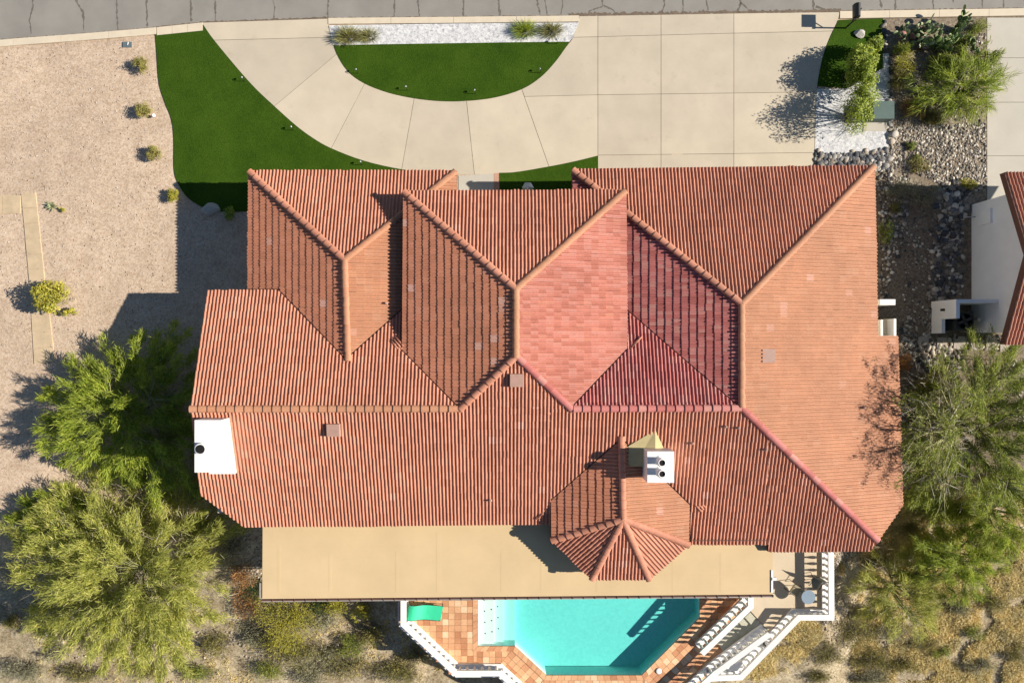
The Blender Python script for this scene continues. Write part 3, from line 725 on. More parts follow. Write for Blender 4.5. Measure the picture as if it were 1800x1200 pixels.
# ---- patio cover: flat foamed roof, gutter, posts
ZP = 2.68
cov = [XY(462, 870, ZP), XY(1358, 870, ZP), XY(1358, 1044, ZP), XY(461, 1052, ZP)]
pc = MB().prism(cov, ZP - .2, ZP).build('patio_cover', 'foam_roof', house); WORLD[pc.name] = Vector()
b = MB(); pa, pb = P(459, 1054, ZP), P(1359, 1046, ZP); d = (pb - pa); m_ = (pa + pb) / 2; ang = math.atan2(d.y, d.x)
b.box((m_.x, m_.y - .01, ZP - .13), (d.length, .045, .24), ang); b.build('fascia_board', 'fascia', pc)
b = MB(); b.box((m_.x, m_.y - .075, ZP - .07), (d.length, .05, .13), ang).build('gutter', 'gutter', pc)
n = 46
for i in range(n + 1):
    q = pa.lerp(pb, i / n); MB().box((q.x, q.y - .02, ZP + .008), (.035, .12, .03), ang).build('gutter_strap', 'fascia', pc)
q0, q1 = P(460, 1026, ZP), P(460, 1052, ZP); MB().box(((q0.x + q1.x) / 2 - .08, (q0.y + q1.y) / 2, ZP - .1), (.10, .8, .12)).build('downpipe', 'gutter', pc)
for px in (470, 700, 1010, 1340):
    q = P(px, 1040, 2.4); MB().box((q.x, q.y, .3), (.25, .25, 4.2)).build('post', 'white_paint', pc)
# faint felt laps on the foam
for k_ in range(9):
    x0 = 480 + k_ * 98 + rnd.uniform(-25, 25); p0, p1 = P(x0, 930 + rnd.uniform(0, 45), ZP), P(x0, 1040, ZP)
    MB().box((p0.x, (p0.y + p1.y) / 2, ZP + .001), (.10 * rnd.uniform(.6, 2.5), p0.y - p1.y, .005)).build('felt_lap', 'foam_roof', pc)
for k_ in range(3):
    p0, p1 = P(470 + k_ * 290, 960 + 26 * k_, ZP), P(470 + k_ * 290 + 270, 958 + 26 * k_, ZP)
    MB().box(((p0.x + p1.x) / 2, p0.y, ZP + .002), (p1.x - p0.x, .06, .006)).build('felt_lap', 'foam_roof', pc)
# lamp bracket on the cover's corner
b = MB(); q = P(1356, 1022, ZP + .1); b.box((q.x + .06, q.y, ZP - .02), (.09, 1.1, .12)); b.box((q.x + .16, q.y + .12, ZP + .02), (.2, .14, .1)); b.build('flood_light', 'white_paint', pc)
# ---- chimneys
ch = empty('chimney', tuple(P(365, 784, 4.6)), None); ch.name = 'chimney_stack'; 
ch.parent = house; ch.matrix_parent_inverse = Matrix.Translation(-wloc(house)); WORLD[ch.name] = P(365, 784, 4.6)
z1 = 5.95; A = P(342, 738, z1); Bq = P(389, 830, z1)
b = MB(); b.prism([(A.x, Bq.y), (Bq.x, Bq.y), (Bq.x, A.y), (A.x, A.y)], 3.4, z1); b.build('stack', 'white_paint', ch)
MB().prism([(A.x + .02, Bq.y - .34), (Bq.x - .003, Bq.y - .34), (Bq.x - .003, Bq.y), (A.x + .02, Bq.y)], 3.2, 4.55).build('stack_shoulder', 'white_paint', ch)
fx_ = P(352, 789, z1 + .25); MB().lathe((fx_.x, fx_.y, z1 - .02), [(.25, 0), (.25, .30), (.20, .30), (.19, .1)], 18).build('flue', 'white_paint', ch)
MB().lathe((fx_.x, fx_.y, z1 + .1), [(.188, 0), (.188, .2)], 18).build('flue_mouth', 'matte_black', ch)
ch2 = empty('chimney_stack', tuple(P(1160, 817, 4.4))); ch2.parent = house; ch2.matrix_parent_inverse = Matrix.Translation(-wloc(house)); WORLD[ch2.name] = P(1160, 817, 4.4)
z2 = 5.65; A = P(1138, 793, z2); Bq = P(1185, 848, z2)
MB().prism([(A.x, Bq.y), (Bq.x, Bq.y), (Bq.x, A.y), (A.x, A.y)], 3.5, z2).build('stack', 'white_paint', ch2)
for py in (813.5, 833):
    f_ = P(1164, py, z2 + .6)
    MB().lathe((f_.x, f_.y, z2 - .01), [(.24, 0), (.2, .03), (.16, .06), (.16, .44), (.20, .46), (.20, .56), (.165, .6), (.135, .6), (.13, .4)], 16).build('flue', 'white_paint', ch2)
    MB().lathe((f_.x, f_.y, z2 + .35), [(.128, 0), (.128, .19)], 16).build('flue_mouth', 'matte_black', ch2)
# cricket behind the chimney
b = MB(); xa, xb, xm = P(1113, 800, 4.5).x, P(1182, 800, 4.6).x, P(1152, 757, 4.9).x; yn, ys = P(1152, 755, 4.8).y, P(1150, 800, 4.6).y - .5
zr_ = zat(MS, xm, yn) + .05
b.add([(xm, yn, zr_), (xm, ys, zr_), (xa, ys, 4.66), (xb, ys, 4.50), (xa - .25, yn - .75, 4.74), (xa - .25, ys, 4.66)], [(0, 2, 1), (0, 1, 3), (0, 4, 2), (4, 5, 2)]); b.build('cricket', 'cricket', roof)
# ---- vents and small roof jacks
def vent(px, py, pl, s=.62, name='roof_vent', h=.26, mat='vent_metal'):
    c = hit(px, py, pl); w = s / 2; d = Vector((-pl[0], -pl[1], 0)).normalized(); t = Vector((-d.y, d.x, 0)); b = MB()
    up = -d
    pts = [c + t * w + up * w, c - t * w + up * w, c - t * w - up * w, c + t * w - up * w]
    bz = [zat(pl, q.x, q.y) for q in pts]; tp = [zat(pl, c.x, c.y) + h + x for x in (.06, .06, -.02, -.02)]
    b.add([(q.x, q.y, z) for q, z in zip(pts, bz)] + [(c.x + (q.x - c.x) * .92, c.y + (q.y - c.y) * .92, z) for q, z in zip(pts, tp)], [(4, 5, 6, 7), (0, 1, 5, 4), (1, 2, 6, 5), (2, 3, 7, 6), (3, 0, 4, 7)])
    return b.build(name, mat, roof)
vent(588, 755, MS); vent(908, 668, MS); vent(1350, 625, RE, .66, h=.10, mat='vent_dark')
for px, py, pl in ((680, 533, LE), (1274, 749, MS), (1297, 751, MS), (1216, 778, MS), (1345, 789, MS), (862, 878, MS), (1516, 716, RE)):
    c = hit(px, py, pl); b = MB().lathe((c.x, c.y, c.z - .05), [(.13, 0), (.10, .08), (.055, .12), (.05, .3), (.03, .3)], 10); b.build('vent_pipe', 'vent_metal', roof)
# kick-out end tiles at the valleys
for px, py, pl, a in ((950, 903, MS, .9), (1225, 890, MS, -.8), (696, 608, MN, 2.3), (1113, 606, MN, .8)):
    c = hit(px, py, pl); b = MB(); 
    for t_ in range(3): b.tube([(c.x + math.cos(a) * (-.3) + t_ * .1, c.y - math.sin(a) * .3 + t_ * .09, c.z + .1), (c.x + math.cos(a) * .3 + t_ * .1, c.y + math.sin(a) * .3 + t_ * .09, c.z + .05)], .04, 6)
    b.build('valley_end_tile', 'clay_tile', roof)
# low white walls on the east side
for poly, z1_ in (([(1547, 526), (1574, 526), (1574, 536), (1547, 536)], 1.5), ([(1548, 562), (1552, 562), (1552, 592), (1548, 592)], 1.4), ([(1571, 560), (1575.5, 560), (1575.5, 592), (1571, 592)], 1.5)):
    MB().prism([XY(a, b_, z1_) for a, b_ in poly], -.4, z1_).build('side_wall', 'white_paint', house)
MB().prism([XY(a, b_, .9) for a, b_ in [(1552, 562), (1571, 562), (1571, 592), (1552, 592)]], -.4, .9).build('meter_niche', 'stucco_cream', house)
# front lantern by the door
q = P(928, 330, 1.6); b = MB(); b.lathe((q.x, q.y, 0), [(.05, 0), (.05, 1.2), (.2, 1.25), (.26, 1.55), (.3, 1.6), (.03, 1.8)], 6, False); lamp = b.build('lamp_post', 'grey_metal'); tag(lamp, 'grey six-sided lantern poking out beside the entry turf', 'lamp')

# ------------------------------------------------------------------ neighbour's house
nb_ = empty('house', (25.0, 4.0, 0), 'white neighbouring house with red tile gable at right edge', 'house')
gx0 = 23.64; ye_n, ye_s, yr = 8.1, -.14, 3.98; zE, zRg = 3.2, 4.75
NN = plane3((gx0, yr, zRg), (gx0 + 5, yr, zRg), (gx0, ye_n, zE)); NS = plane3((gx0, yr, zRg), (gx0 + 5, yr, zRg), (gx0, ye_s, zE))
f2 = [Facet('NN', NN, [(gx0, ye_n, zE), (gx0 + 7, ye_n, zE), (gx0 + 7, yr, zRg), (gx0, yr, zRg)], 'clay_tile', (gx0, ye_n, zE), False),
      Facet('NS', NS, [(gx0, ye_s, zE), (gx0 + 7, ye_s, zE), (gx0 + 7, yr, zRg), (gx0, yr, zRg)], 'clay_tile', (gx0, ye_s, zE), False)]
nroof = make_roof(nb_, f2, 60)
caps((gx0, yr, zRg), (gx0 + 7, yr, zRg), nroof)
for a, c in (((gx0, ye_n, zE), (gx0, yr, zRg)), ((gx0, ye_s, zE), (gx0, yr, zRg))):
    b = MB(); aa, cc = Vector(a), Vector(c); x = -.02
    b.add([(x + gx0, aa.y, aa.z - .28), (x + gx0, cc.y, cc.z - .28), (x + gx0, cc.y, cc.z + .05), (x + gx0, aa.y, aa.z + .05), (x + gx0 + .05, aa.y, aa.z - .28), (x + gx0 + .05, cc.y, cc.z - .28), (x + gx0 + .05, cc.y, cc.z + .05), (x + gx0 + .05, aa.y, aa.z + .05)],
          [(0, 1, 2, 3), (7, 6, 5, 4), (0, 4, 5, 1), (1, 5, 6, 2), (2, 6, 7, 3), (3, 7, 4, 0)]); b.build('barge_board', 'fascia', nb_)
b = MB(); wx = 24.24; pts = [(7.2, -.4), (7.2, 3.35), (yr, 4.55), (.46, 3.35), (.46, -.4)]
b.add([(wx, y, z) for y, z in pts] + [(wx + 6, y, z) for y, z in pts], [(0, 1, 2, 3, 4), (9, 8, 7, 6, 5)] + [(i, (i + 1) % 5, 5 + (i + 1) % 5, 5 + i) for i in range(5)]); b.build('wall', 'stucco', nb_)
for (px, py, s_) in ((1733, 377, (.12, .75, .65)), (1720, 385, (.1, .3, .45))):
    y = (600 - py) * S * .95; zz = 1.25 if px > 1725 else .8; MB().box((wx - .06, y, zz), s_).build('meter_box', 'stucco', nb_)
MB().tube([(wx - .05, 6.5, .35), (wx - .55, 6.5, .3)], .03, 6).build('pipe', 'grey_metal', nb_)
aw = [('screen_wall', [(22.12, 1.15), (22.30, 1.15), (22.30, 2.1), (22.12, 2.1)], 2.0), ('screen_wall', [(22.12, .42), (22.30, .42), (22.30, 1.148), (22.12, 1.148)], .85), ('screen_wall', [(22.303, 1.92), (24.23, 1.92), (24.23, 2.1), (22.303, 2.1)], 1.99)]
for nme, pl_, zt_ in aw: MB().prism(pl_, -.4, zt_).build(nme, 'stucco', nb_)
MB().box((22.115, 1.62, .95), (.03, .12, .35)).build('wall_vent', 'black_metal', nb_)
acr = empty('air_conditioner', (23.2, 1.05, 0), 'dark round-fan air conditioner behind the white screen wall', 'air conditioner')
b = MB().box((23.2, 1.05, .5), (.95, .95, 1.0)); b.build('casing', 'dark_metal', acr)
MB().lathe((23.2, 1.05, 1.001), [(.43, 0), (.43, .05), (.40, .05), (.39, .012)], 20).build('fan_ring', 'black_metal', acr)
MB().lathe((23.2, 1.05, 1.005), [(.385, 0), (.385, .008)], 20).build('fan_well', 'matte_black', acr)
for a in range(4):
    t = a * math.pi / 2 + .4; MB().box((23.2 + .19 * math.cos(t), 1.05 + .19 * math.sin(t), 1.03), (.34, .16, .015), t).build('fan_blade', 'dark_metal', acr)
for k_ in range(7): MB().box((22.72, 1.05, .15 + k_ * .11), (.02, .9, .03)).build('louvre', 'dark_metal', acr)
b = MB().lathe((23.93, 1.15, .9), [(.03, -.9), (.03, .0), (.10, .02), (.12, .12), (.05, .2)], 10); tag(b.build('vent_cap', 'grey_metal'), 'small round grey vent standing beside the air conditioner', 'vent')
# ------------------------------------------------------------------ pool terrace
ZD = -.75                                             # terrace floor
ZW = ZD - .14                                         # water
pool_px = [(840, 1000), (840, 1135), (905, 1135), (960, 1186), (1128, 1186), (1230, 1085), (1230, 1000)]
pool = [XY(a, b_, ZD) for a, b_ in pool_px]
out_px = [(704, 980), (704, 1098), (800, 1186), (878, 1186), (940, 1250), (1215, 1250), (1240, 1186), (1294, 1180), (1391, 1077), (1400, 1068), (1400, 980)]
podium = [XY(a, b_, ZD) for a, b_ in out_px]
base = podium
def ring(name, outer_, hole, ztop, zbot, mat):
    """slab with a hole: top sheet and both sets of sides"""
    o3 = [Vector((x, y, 0)) for x, y in outer_]; h3 = [Vector((x, y, 0)) for x, y in hole]
    tris = mgeo.tessellate_polygon([o3, h3]); allp = o3 + h3; b = MB()
    b.v = [(p.x, p.y, ztop) for p in allp]
    for t in tris:
        a, c, d = [allp[i] for i in t]; s_ = (c - a).cross(d - a).z
        b.face(t if s_ > 0 else t[::-1])
    for loop in (outer_, hole):
        n = len(loop); b.add([(x, y, zbot) for x, y in loop] + [(x, y, ztop) for x, y in loop], [(i, (i + 1) % n, n + (i + 1) % n, n + i) for i in range(n)])
    return b.build(name, mat)
terrace = ring('pool_terrace', podium, pool, ZD - .022, -4.0, 'grout'); tag(terrace, kind='structure')
# retaining wall skin
b = MB(); n = len(podium)
for i in range(n):
    a, c = Vector(podium[i]), Vector(podium[(i + 1) % n])
    d = (c - a).normalized(); nn = Vector((d.y, -d.x)) * (1 if True else -1)
    q = [(a - d * .0), (c + d * .0)]
    cen = Vector((sum(p[0] for p in podium) / n, sum(p[1] for p in podium) / n))
    if (a - cen).dot(nn) < 0: nn = -nn
    b.prism([tuple(a + nn * .004), tuple(c + nn * .004), tuple(c + nn * .16), tuple(a + nn * .16)], -4.2, ZD - .1)
b.build('retaining_wall', 'stucco', terrace)
# terrace tiles, laid in zones that follow the pool's edges; plus coping
TS_ = .335
zones = [([(690, 1000), (831, 1000), (831, 1130), (690, 1130)], 0), ([(690, 1130), (838, 1130), (838, 1190), (690, 1190)], 0), ([(838, 1143), (898, 1143), (872, 1176), (838, 1176)], 0), ([(838, 1176), (872, 1176), (872, 1192), (838, 1192)], 0),
         ([(899, 1143), (954, 1194), (925, 1240), (872, 1192), (872, 1176)], -.7475), ([(955, 1195), (1131, 1195), (1131, 1250), (922, 1250)], 0),
         ([(1133, 1193), (1238, 1089), (1345, 1089), (1345, 1180), (1240, 1260), (1133, 1260)], .783), ([(1239, 1000), (1345, 1000), (1345, 1088), (1239, 1088)], 0)]
tmesh = {}
tiles_ = []
for zp_, ang in zones:
    zp = [XY(a, b_, ZD) for a, b_ in zp_]; hs = halfplanes(zp); cx = zp[0][0]; cy = zp[0][1]; ca, sa = math.cos(ang), math.sin(ang)
    for i in range(-24, 25):
        for j in range(-24, 25):
            cs = [(cx + (i + a) * TS_ * ca - (j + c) * TS_ * sa, cy + (i + a) * TS_ * sa + (j + c) * TS_ * ca) for a, c in ((.022, .022), (.978, .022), (.978, .978), (.022, .978))]
            pl = clip_poly(cs, hs)
            if not pl: continue
            mx_, my_ = sum(p[0] for p in pl) / len(pl), sum(p[1] for p in pl) / len(pl)
            if not inpoly(mx_, my_, podium): continue
            area = abs(sum(a[0] * c[1] - c[0] * a[1] for a, c in zip(pl, pl[1:] + pl[:1]))) / 2
            if area < .004: continue
            vis = (my_ < P(0, 1046, ZD).y + .6)
            tiles_.append((pl, vis, my_))
print('terrace tiles', len(tiles_), sum(t[1] for t in tiles_))
vis_t = sorted([t for t in tiles_ if t[1]], key=lambda t: -t[2])
for pl, _, _ in vis_t[:300]: MB().prism(pl, ZD - .03, ZD + rnd.uniform(-.004, .004), False).build('floor_tile', 'saltillo', terrace)
b = MB()
for pl, _, _ in vis_t[300:] + [t for t in tiles_ if not t[1]]: b.prism(pl, ZD - .03, ZD + rnd.uniform(-.004, .004), False)
tag(b.build('floor_tile_field', 'saltillo', terrace), kind='stuff')
pin = inset(pool, -.27); np_ = len(pool)
pl_ccw = list(pool)
if sum(a[0] * c[1] - c[0] * a[1] for a, c in zip(pl_ccw, pl_ccw[1:] + pl_ccw[:1])) < 0: pl_ccw.reverse()
for i in range(np_):
    a, c = Vector(pl_ccw[i]), Vector(pl_ccw[(i + 1) % np_]); oa, oc = Vector(pin[i]), Vector(pin[(i + 1) % np_])
    if min(a.y, c.y) > -12.3: continue
    m_ = max(1, round((c - a).length / .34))
    for k_ in range(m_):
        t0, t1 = (k_ + .02) / m_, (k_ + .98) / m_
        q = [a.lerp(c, t0), a.lerp(c, t1), oa.lerp(oc, t1), oa.lerp(oc, t0)]
        if not all(inpoly(p.x, p.y, inset(podium, .05)) for p in q): continue
        MB().prism([tuple(p) for p in q], ZD - .06, ZD + .012 + rnd.uniform(0, .003)).build('coping_tile', 'saltillo', terrace)
# pool shell: shelf and steps on the west, sloping floor
pr = empty('swimming_pool', tuple(P(1030, 1110, ZD)), 'turquoise swimming pool with angled end beside the tan patio cover', 'swimming pool')
FZ = ZW - .86
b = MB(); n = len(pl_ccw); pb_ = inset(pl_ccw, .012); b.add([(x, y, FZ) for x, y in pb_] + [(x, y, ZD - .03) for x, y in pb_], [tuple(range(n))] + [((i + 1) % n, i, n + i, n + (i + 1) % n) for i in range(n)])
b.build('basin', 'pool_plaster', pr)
b = MB(); ins_ = inset(pl_ccw, .02)
hs = []
for xe, zt_ in ((868, -.10), (884, -.30), (905, -.55)):
    x1 = XY(xe, 1100, ZD)[0]; pp = clip_poly([(p[0], p[1]) for p in ins_ if True], [(-1, 0, -x1)])
    if pp: MB().prism(pp, FZ - .01, ZW + zt_).build('pool_step', 'plaster', pr)
for r_, xs_ in enumerate((851, 863, 874)):
    for k_ in range(4):
        x, y = XY(xs_ + k_ * .6, (1055, 1052, 1069)[r_] + k_ * 19.6 + (-19.6 if r_ == 2 else 0), ZW)
        zz = ZW - .10 if xs_ < 868 else ZW - .30
        MB().lathe((x, y, zz - .01), [(.035, 0), (.035, .02)], 8).build('jet', 'black_metal', pr)
b = MB(); b.prism(inset(pool, .006), FZ - .04, ZW)
b.build('water', 'water', pr)
fl = P(1158, 1179, ZD + .05); MB().lathe((fl.x, fl.y, ZD + .014), [(.16, 0), (.16, .03), (.12, .045), (.01, .05)], 16).build('skimmer_lid', 'white_paint', pr)

# ------------------------------------------------------------------ upper deck and stairs
ZU = -.42
deck = MB().prism([XY(a, b_, ZU) for a, b_ in [(1320, 960), (1320, 1074), (1350, 1107), (1398, 1081), (1454, 1081), (1454, 950)]], -4, ZU).build('deck', 'deck_floor'); tag(deck, kind='structure')
walk = MB().prism([XY(a, b_, ZD) for a, b_ in [(1338, 1104), (1390, 1075), (1294, 1178), (1245, 1180)]], -4, ZD + .012).build('lower_walk', 'stair_paint'); tag(walk, kind='structure')
stair = empty('stairs', tuple(P(1320, 1110, ZD)), 'grey painted concrete stairs between the two slanting white balustrades', 'stairs')
p0, p1 = Vector(XY(1320, 1076, ZU)), Vector(XY(1352, 1111, ZU)); dn = Vector((p1.y - p0.y, -(p1.x - p0.x))).normalized()
if dn.x > 0: dn = -dn
nst = 4
for k_ in range(nst):
    zt_ = ZU - (k_ + .55) * (ZU - ZD) / nst; a = p0 + dn * (k_ * .42 + .002); c = p1 + dn * (k_ * .42 + .002)
    MB().prism([tuple(a), tuple(c), tuple(c + dn * .418), tuple(a + dn * .418)], ZD - .02, zt_).build('step', 'stair_paint', stair)
a = p0 + dn * (nst * .42 + .01); c = p1 + dn * (nst * .42 + .01)
MB().prism([tuple(a), tuple(c), tuple(c + dn * 1.0), tuple(a + dn * .7)], ZD - .02, ZD + .02).build('landing', 'stair_paint', stair)

BAL = MB().lathe((0, 0, 0), [(.075, 0), (.075, .06), (.05, .08), (.06, .12), (.085, .22), (.075, .32), (.042, .45), (.04, .50), (.065, .54), (.07, .60)], 8)
balme = bpy.data.meshes.new('baluster'); balme.from_pydata(BAL.v, [], BAL.f); balme.materials.append(MATS['white_paint']); balme.polygons.foreach_set('use_smooth', BAL.sm); balme.update()
def balustrade(pts, label, group, hb=.60):
    """pts: [(px, py, floor z)] of the hand rail's middle line"""
    q = [P(a, b_, z + hb + .26) for a, b_, z in pts]; fl_ = [z for _, _, z in pts]
    r = empty('balustrade', (q[0].x, q[0].y, fl_[0]), label, 'balustrade', group)
    def strip(name, w, zlo, zhi):
        b = MB(); Ls, Rs = [], []
        for i, p in enumerate(q):
            d1 = (q[i] - q[i - 1]).to_2d().normalized() if i else None; d2 = (q[i + 1] - q[i]).to_2d().normalized() if i < len(q) - 1 else None
            d1 = d1 or d2; d2 = d2 or d1; n1 = Vector((-d1.y, d1.x)); n2 = Vector((-d2.y, d2.x)); nn = (n1 + n2).normalized(); m_ = w / 2 / max(.4, nn.dot(n1))
            Ls.append((p.x + nn.x * m_, p.y + nn.y * m_)); Rs.append((p.x - nn.x * m_, p.y - nn.y * m_))
        for i in range(len(q) - 1):
            o_ = len(b.v)
            for k2 in (i, i + 1):
                for (x, y), zz in ((Ls[k2], zlo), (Rs[k2], zlo), (Rs[k2], zhi), (Ls[k2], zhi)): b.v.append((x, y, fl_[k2] + zz))
            for f in ((0, 1, 5, 4), (1, 2, 6, 5), (2, 3, 7, 6), (3, 0, 4, 7)): b.face([o_ + k3 for k3 in f])
            if i == 0: b.face([o_ + k3 for k3 in (3, 2, 1, 0)])
            if i == len(q) - 2: b.face([o_ + k3 for k3 in (4, 5, 6, 7)])
        return b.build(name, 'white_paint', r)
    strip('base_kerb', .30, -.05, .14); strip('hand_rail', .29, hb + .145, hb + .26); strip('rail_soffit', .22, hb + .10, hb + .144)
    for i in range(len(q) - 1):
        a, c = q[i], q[i + 1]; Ln = (c - a).to_2d().length; m_ = max(1, int(Ln / .335))
        for k_ in range(m_):
            t = (k_ + .5) / m_; p = a.lerp(c, t); zf = fl_[i] + (fl_[i + 1] - fl_[i]) * t
            o = bpy.data.objects.new('baluster', balme); col.objects.link(o); attach(o, r); o.location = (p.x, p.y, zf + .12); o.scale.z = hb / .6
    return r
BG = 'white balustrades of the pool terrace'
balustrade([(709, 1030, ZD), (709, 1097, ZD), (801, 1183, ZD), (879, 1183, ZD), (915, 1216, ZD), (960, 1232, ZD)], 'white balustrade bending around the green lounger corner of the pool', BG)
balustrade([(1320, 1030, ZD + .26), (1320, 1066, ZD + .26), (1234, 1149, ZD + .10)], 'short white slanting balustrade nearest the pool, west of the stairs', BG, .78)
balustrade([(1353, 1114, ZU), (1258, 1183, ZD), (1215, 1222, ZD)], 'white slanting balustrade in the middle, east of the stairs', BG, .72)
balustrade([(1461, 960, ZU), (1462, 1085, ZU), (1405, 1085, ZU), (1303, 1190, ZD), (1250, 1192, ZD)], 'long white balustrade around the bistro deck and lower walk', BG)
# white wedge block at the foot of the walk
MB().prism([XY(a, b_, ZD + .5) for a, b_ in [(1277, 1172), (1305, 1160), (1306, 1176), (1284, 1181)]], ZD, ZD + .5).build('planter_block', 'white_paint', walk)
pot = empty('plant_pot', tuple(P(1347, 1126, ZD)), 'black round pot in the shadow beside the slanting balustrades', 'pot')
q = P(1347, 1126, ZD); MB().lathe((q.x, q.y, ZD + .012), [(.22, 0), (.3, .3), (.32, .4), (.27, .4), (.25, .3)], 14).build('bowl', 'black_metal', pot)
MB().lathe((q.x, q.y, ZD + .3), [(.1, 0), (.16, .1), (.1, .22), (.02, .25)], 7).build('stone', 'pale_rock', pot)
# green sun lounger
lg = empty('sun_lounger', tuple(P(748, 1077, ZD)), 'bright green sling sun lounger in the terrace corner', 'lounger')
A0, A1, B1, B0 = [Vector(XY(*p, ZD + .4)) for p in ((720, 1060), (779, 1066), (774, 1091), (714, 1085))]
prof = [(0.0, .62), (.06, .70), (.16, .72), (.28, .62), (.40, .46), (.55, .38), (.78, .36), (1.0, .34)]
b = MB(); 
for t, z in prof:
    for p in (A0.lerp(A1, t), B0.lerp(B1, t)): b.v.append((p.x, p.y, ZD + z))
for i in range(len(prof) - 1): b.face((2 * i, 2 * i + 2, 2 * i + 3, 2 * i + 1), True)
b.build('sling', 'sling', lg)
for e0, e1, s_ in ((A0, A1, 1), (B0, B1, -1)):
    n_ = (A0 - B0).normalized() * .02 * s_
    MB().tube([Vector((*(e0.lerp(e1, t) + n_), ZD + z - .015)) for t, z in prof], .02, 6).build('side_rail', 'black_metal', lg)
for t in (.1, .42, .97):
    for e0, e1 in ((A0, A1), (B0, B1)):
        p = e0.lerp(e1, t); MB().tube([(p.x, p.y, ZD), (p.x, p.y, ZD + .36)], .022, 6).build('leg', 'black_metal', lg)
# bistro set on the upper deck
tb = empty('bistro_table', tuple(P(1421, 1049, ZU)), 'round glass bistro table between two tan deck chairs', 'table')
q = P(1421, 1049, ZU + .7); MB().lathe((q.x, q.y, ZU + .68), [(.36, 0), (.37, .01), (.36, .02)], 24).build('table_top', 'glass_top', tb)
MB().lathe((q.x, q.y, ZU + .6), [(.33, .055), (.35, .06), (.35, .078), (.33, .078)], 20).build('rim', 'dark_metal', tb)
for k_ in range(3):
    t = k_ * 2.1 + .4; MB().tube([(q.x + .3 * math.cos(t), q.y + .3 * math.sin(t), ZU), (q.x + .05 * math.cos(t), q.y + .05 * math.sin(t), ZU + .35), (q.x + .24 * math.cos(t), q.y + .24 * math.sin(t), ZU + .66)], .015, 5).build('leg', 'dark_metal', tb)
def chair(px, py, rz, label):
    c = P(px, py, ZU + .4); r = empty('deck_chair', (c.x, c.y, ZU), label, 'chair', 'deck chairs at the bistro table')
    M = Matrix.Translation((c.x, c.y, ZU)) @ Matrix.Rotation(rz, 4, 'Z'); T = lambda x, y, z: tuple(M @ Vector((x, y, z)))
    b = MB(); b.add([T(-.24, -.25, .42), T(.24, -.25, .42), T(.24, .2, .38), T(-.24, .2, .38), T(-.24, -.25, .445), T(.24, -.25, .445), T(.24, .2, .405), T(-.24, .2, .405)], [(0, 3, 2, 1), (4, 5, 6, 7), (0, 1, 5, 4), (1, 2, 6, 5), (2, 3, 7, 6), (3, 0, 4, 7)]); b.build('seat', 'sling_tan', r)
    b = MB(); b.add([T(-.24, .2, .4), T(.24, .2, .4), T(.24, .42, .95), T(-.24, .42, .95), T(-.24, .225, .39), T(.24, .225, .39), T(.24, .445, .94), T(-.24, .445, .94)], [(0, 3, 2, 1), (4, 5, 6, 7), (0, 1, 5, 4), (1, 2, 6, 5), (2, 3, 7, 6), (3, 0, 4, 7)]); b.build('backrest', 'sling_tan', r)
    for s_ in (-1, 1):
        MB().tube([T(.27 * s_, -.28, 0), T(.27 * s_, -.27, .62), T(.27 * s_, .25, .62), T(.27 * s_, .46, .98)], .017, 5).build('arm', 'black_metal', r)
        MB().tube([T(.27 * s_, .34, 0), T(.27 * s_, .2, .42)], .017, 5).build('leg', 'black_metal', r)
    return r
chair(1398, 1036, 1.0, 'tan sling chair left of the round glass table'); chair(1432, 1024, -.6, 'tan sling chair above the round glass table by the rail')

# ------------------------------------------------------------------ front yard things
# path lights
def path_light(px, py, label):
    c = P(px, py, .03); r = empty('path_light', tuple(c), label, 'path light', 'small path lights along the drive')
    MB().tube([(c.x, c.y, 0), (c.x, c.y, .34), (c.x - .03, c.y + .05, .40), (c.x - .05, c.y + .10, .37)], .014, 6).build('stem', 'black_metal', r)
    MB().lathe((c.x - .05, c.y + .10, .30), [(.06, 0), (.045, .035), (.015, .055)], 10).build('shade', 'grey_metal', r)
for px, py, lb in ((430, 143, 'path light at the top of the large left lawn edge'), (516, 229, 'path light midway along the left lawn edge'), (637, 290, 'path light on the left lawn close to the roof'), (629, 129, 'leftmost path light on the half-round lawn'), (716, 159, 'path light second from left on the half-round lawn'), (836, 165, 'path light low at the bottom of the half-round lawn'), (950, 128, 'path light on the right curve of the half-round lawn'), (979, 77, 'path light beside the white gravel on the half-round lawn')):
    path_light(px, py, lb)
# mailbox on a post
mb = empty('mailbox', tuple(P(1486, 50, .02)), 'black mailbox on a thin post at the street corner', 'mailbox')
c = P(1486, 50, 0)
MB().tube([(c.x, c.y, 0), (c.x, c.y, 1.02)], .045, 8).build('post', 'black_metal', mb); MB().tube([(c.x, c.y, .72), (c.x, c.y + .28, 1.0)], .025, 6).build('brace', 'black_metal', mb)
MB().box((c.x, c.y + .3, 1.03), (.10, .75, .05)).build('arm', 'black_metal', mb)
b = MB(); pr_ = [(-.16, 0), (.16, 0), (.16, .2), (.11, .3), (0, .34), (-.11, .3), (-.16, .2)]; n = len(pr_); y0, y1 = c.y + .02, c.y + .68
b.add([(c.x + x, y0, 1.06 + z) for x, z in pr_] + [(c.x + x, y1, 1.06 + z) for x, z in pr_], [tuple(range(n)), tuple(range(2 * n - 1, n - 1, -1))] + [((i + 1) % n, i, n + i, n + (i + 1) % n) for i in range(n)]); b.build('box', 'black_metal', mb)
MB().box((c.x + .175, c.y + .4, 1.28), (.015, .05, .16)).build('flag', 'dark_metal', mb)
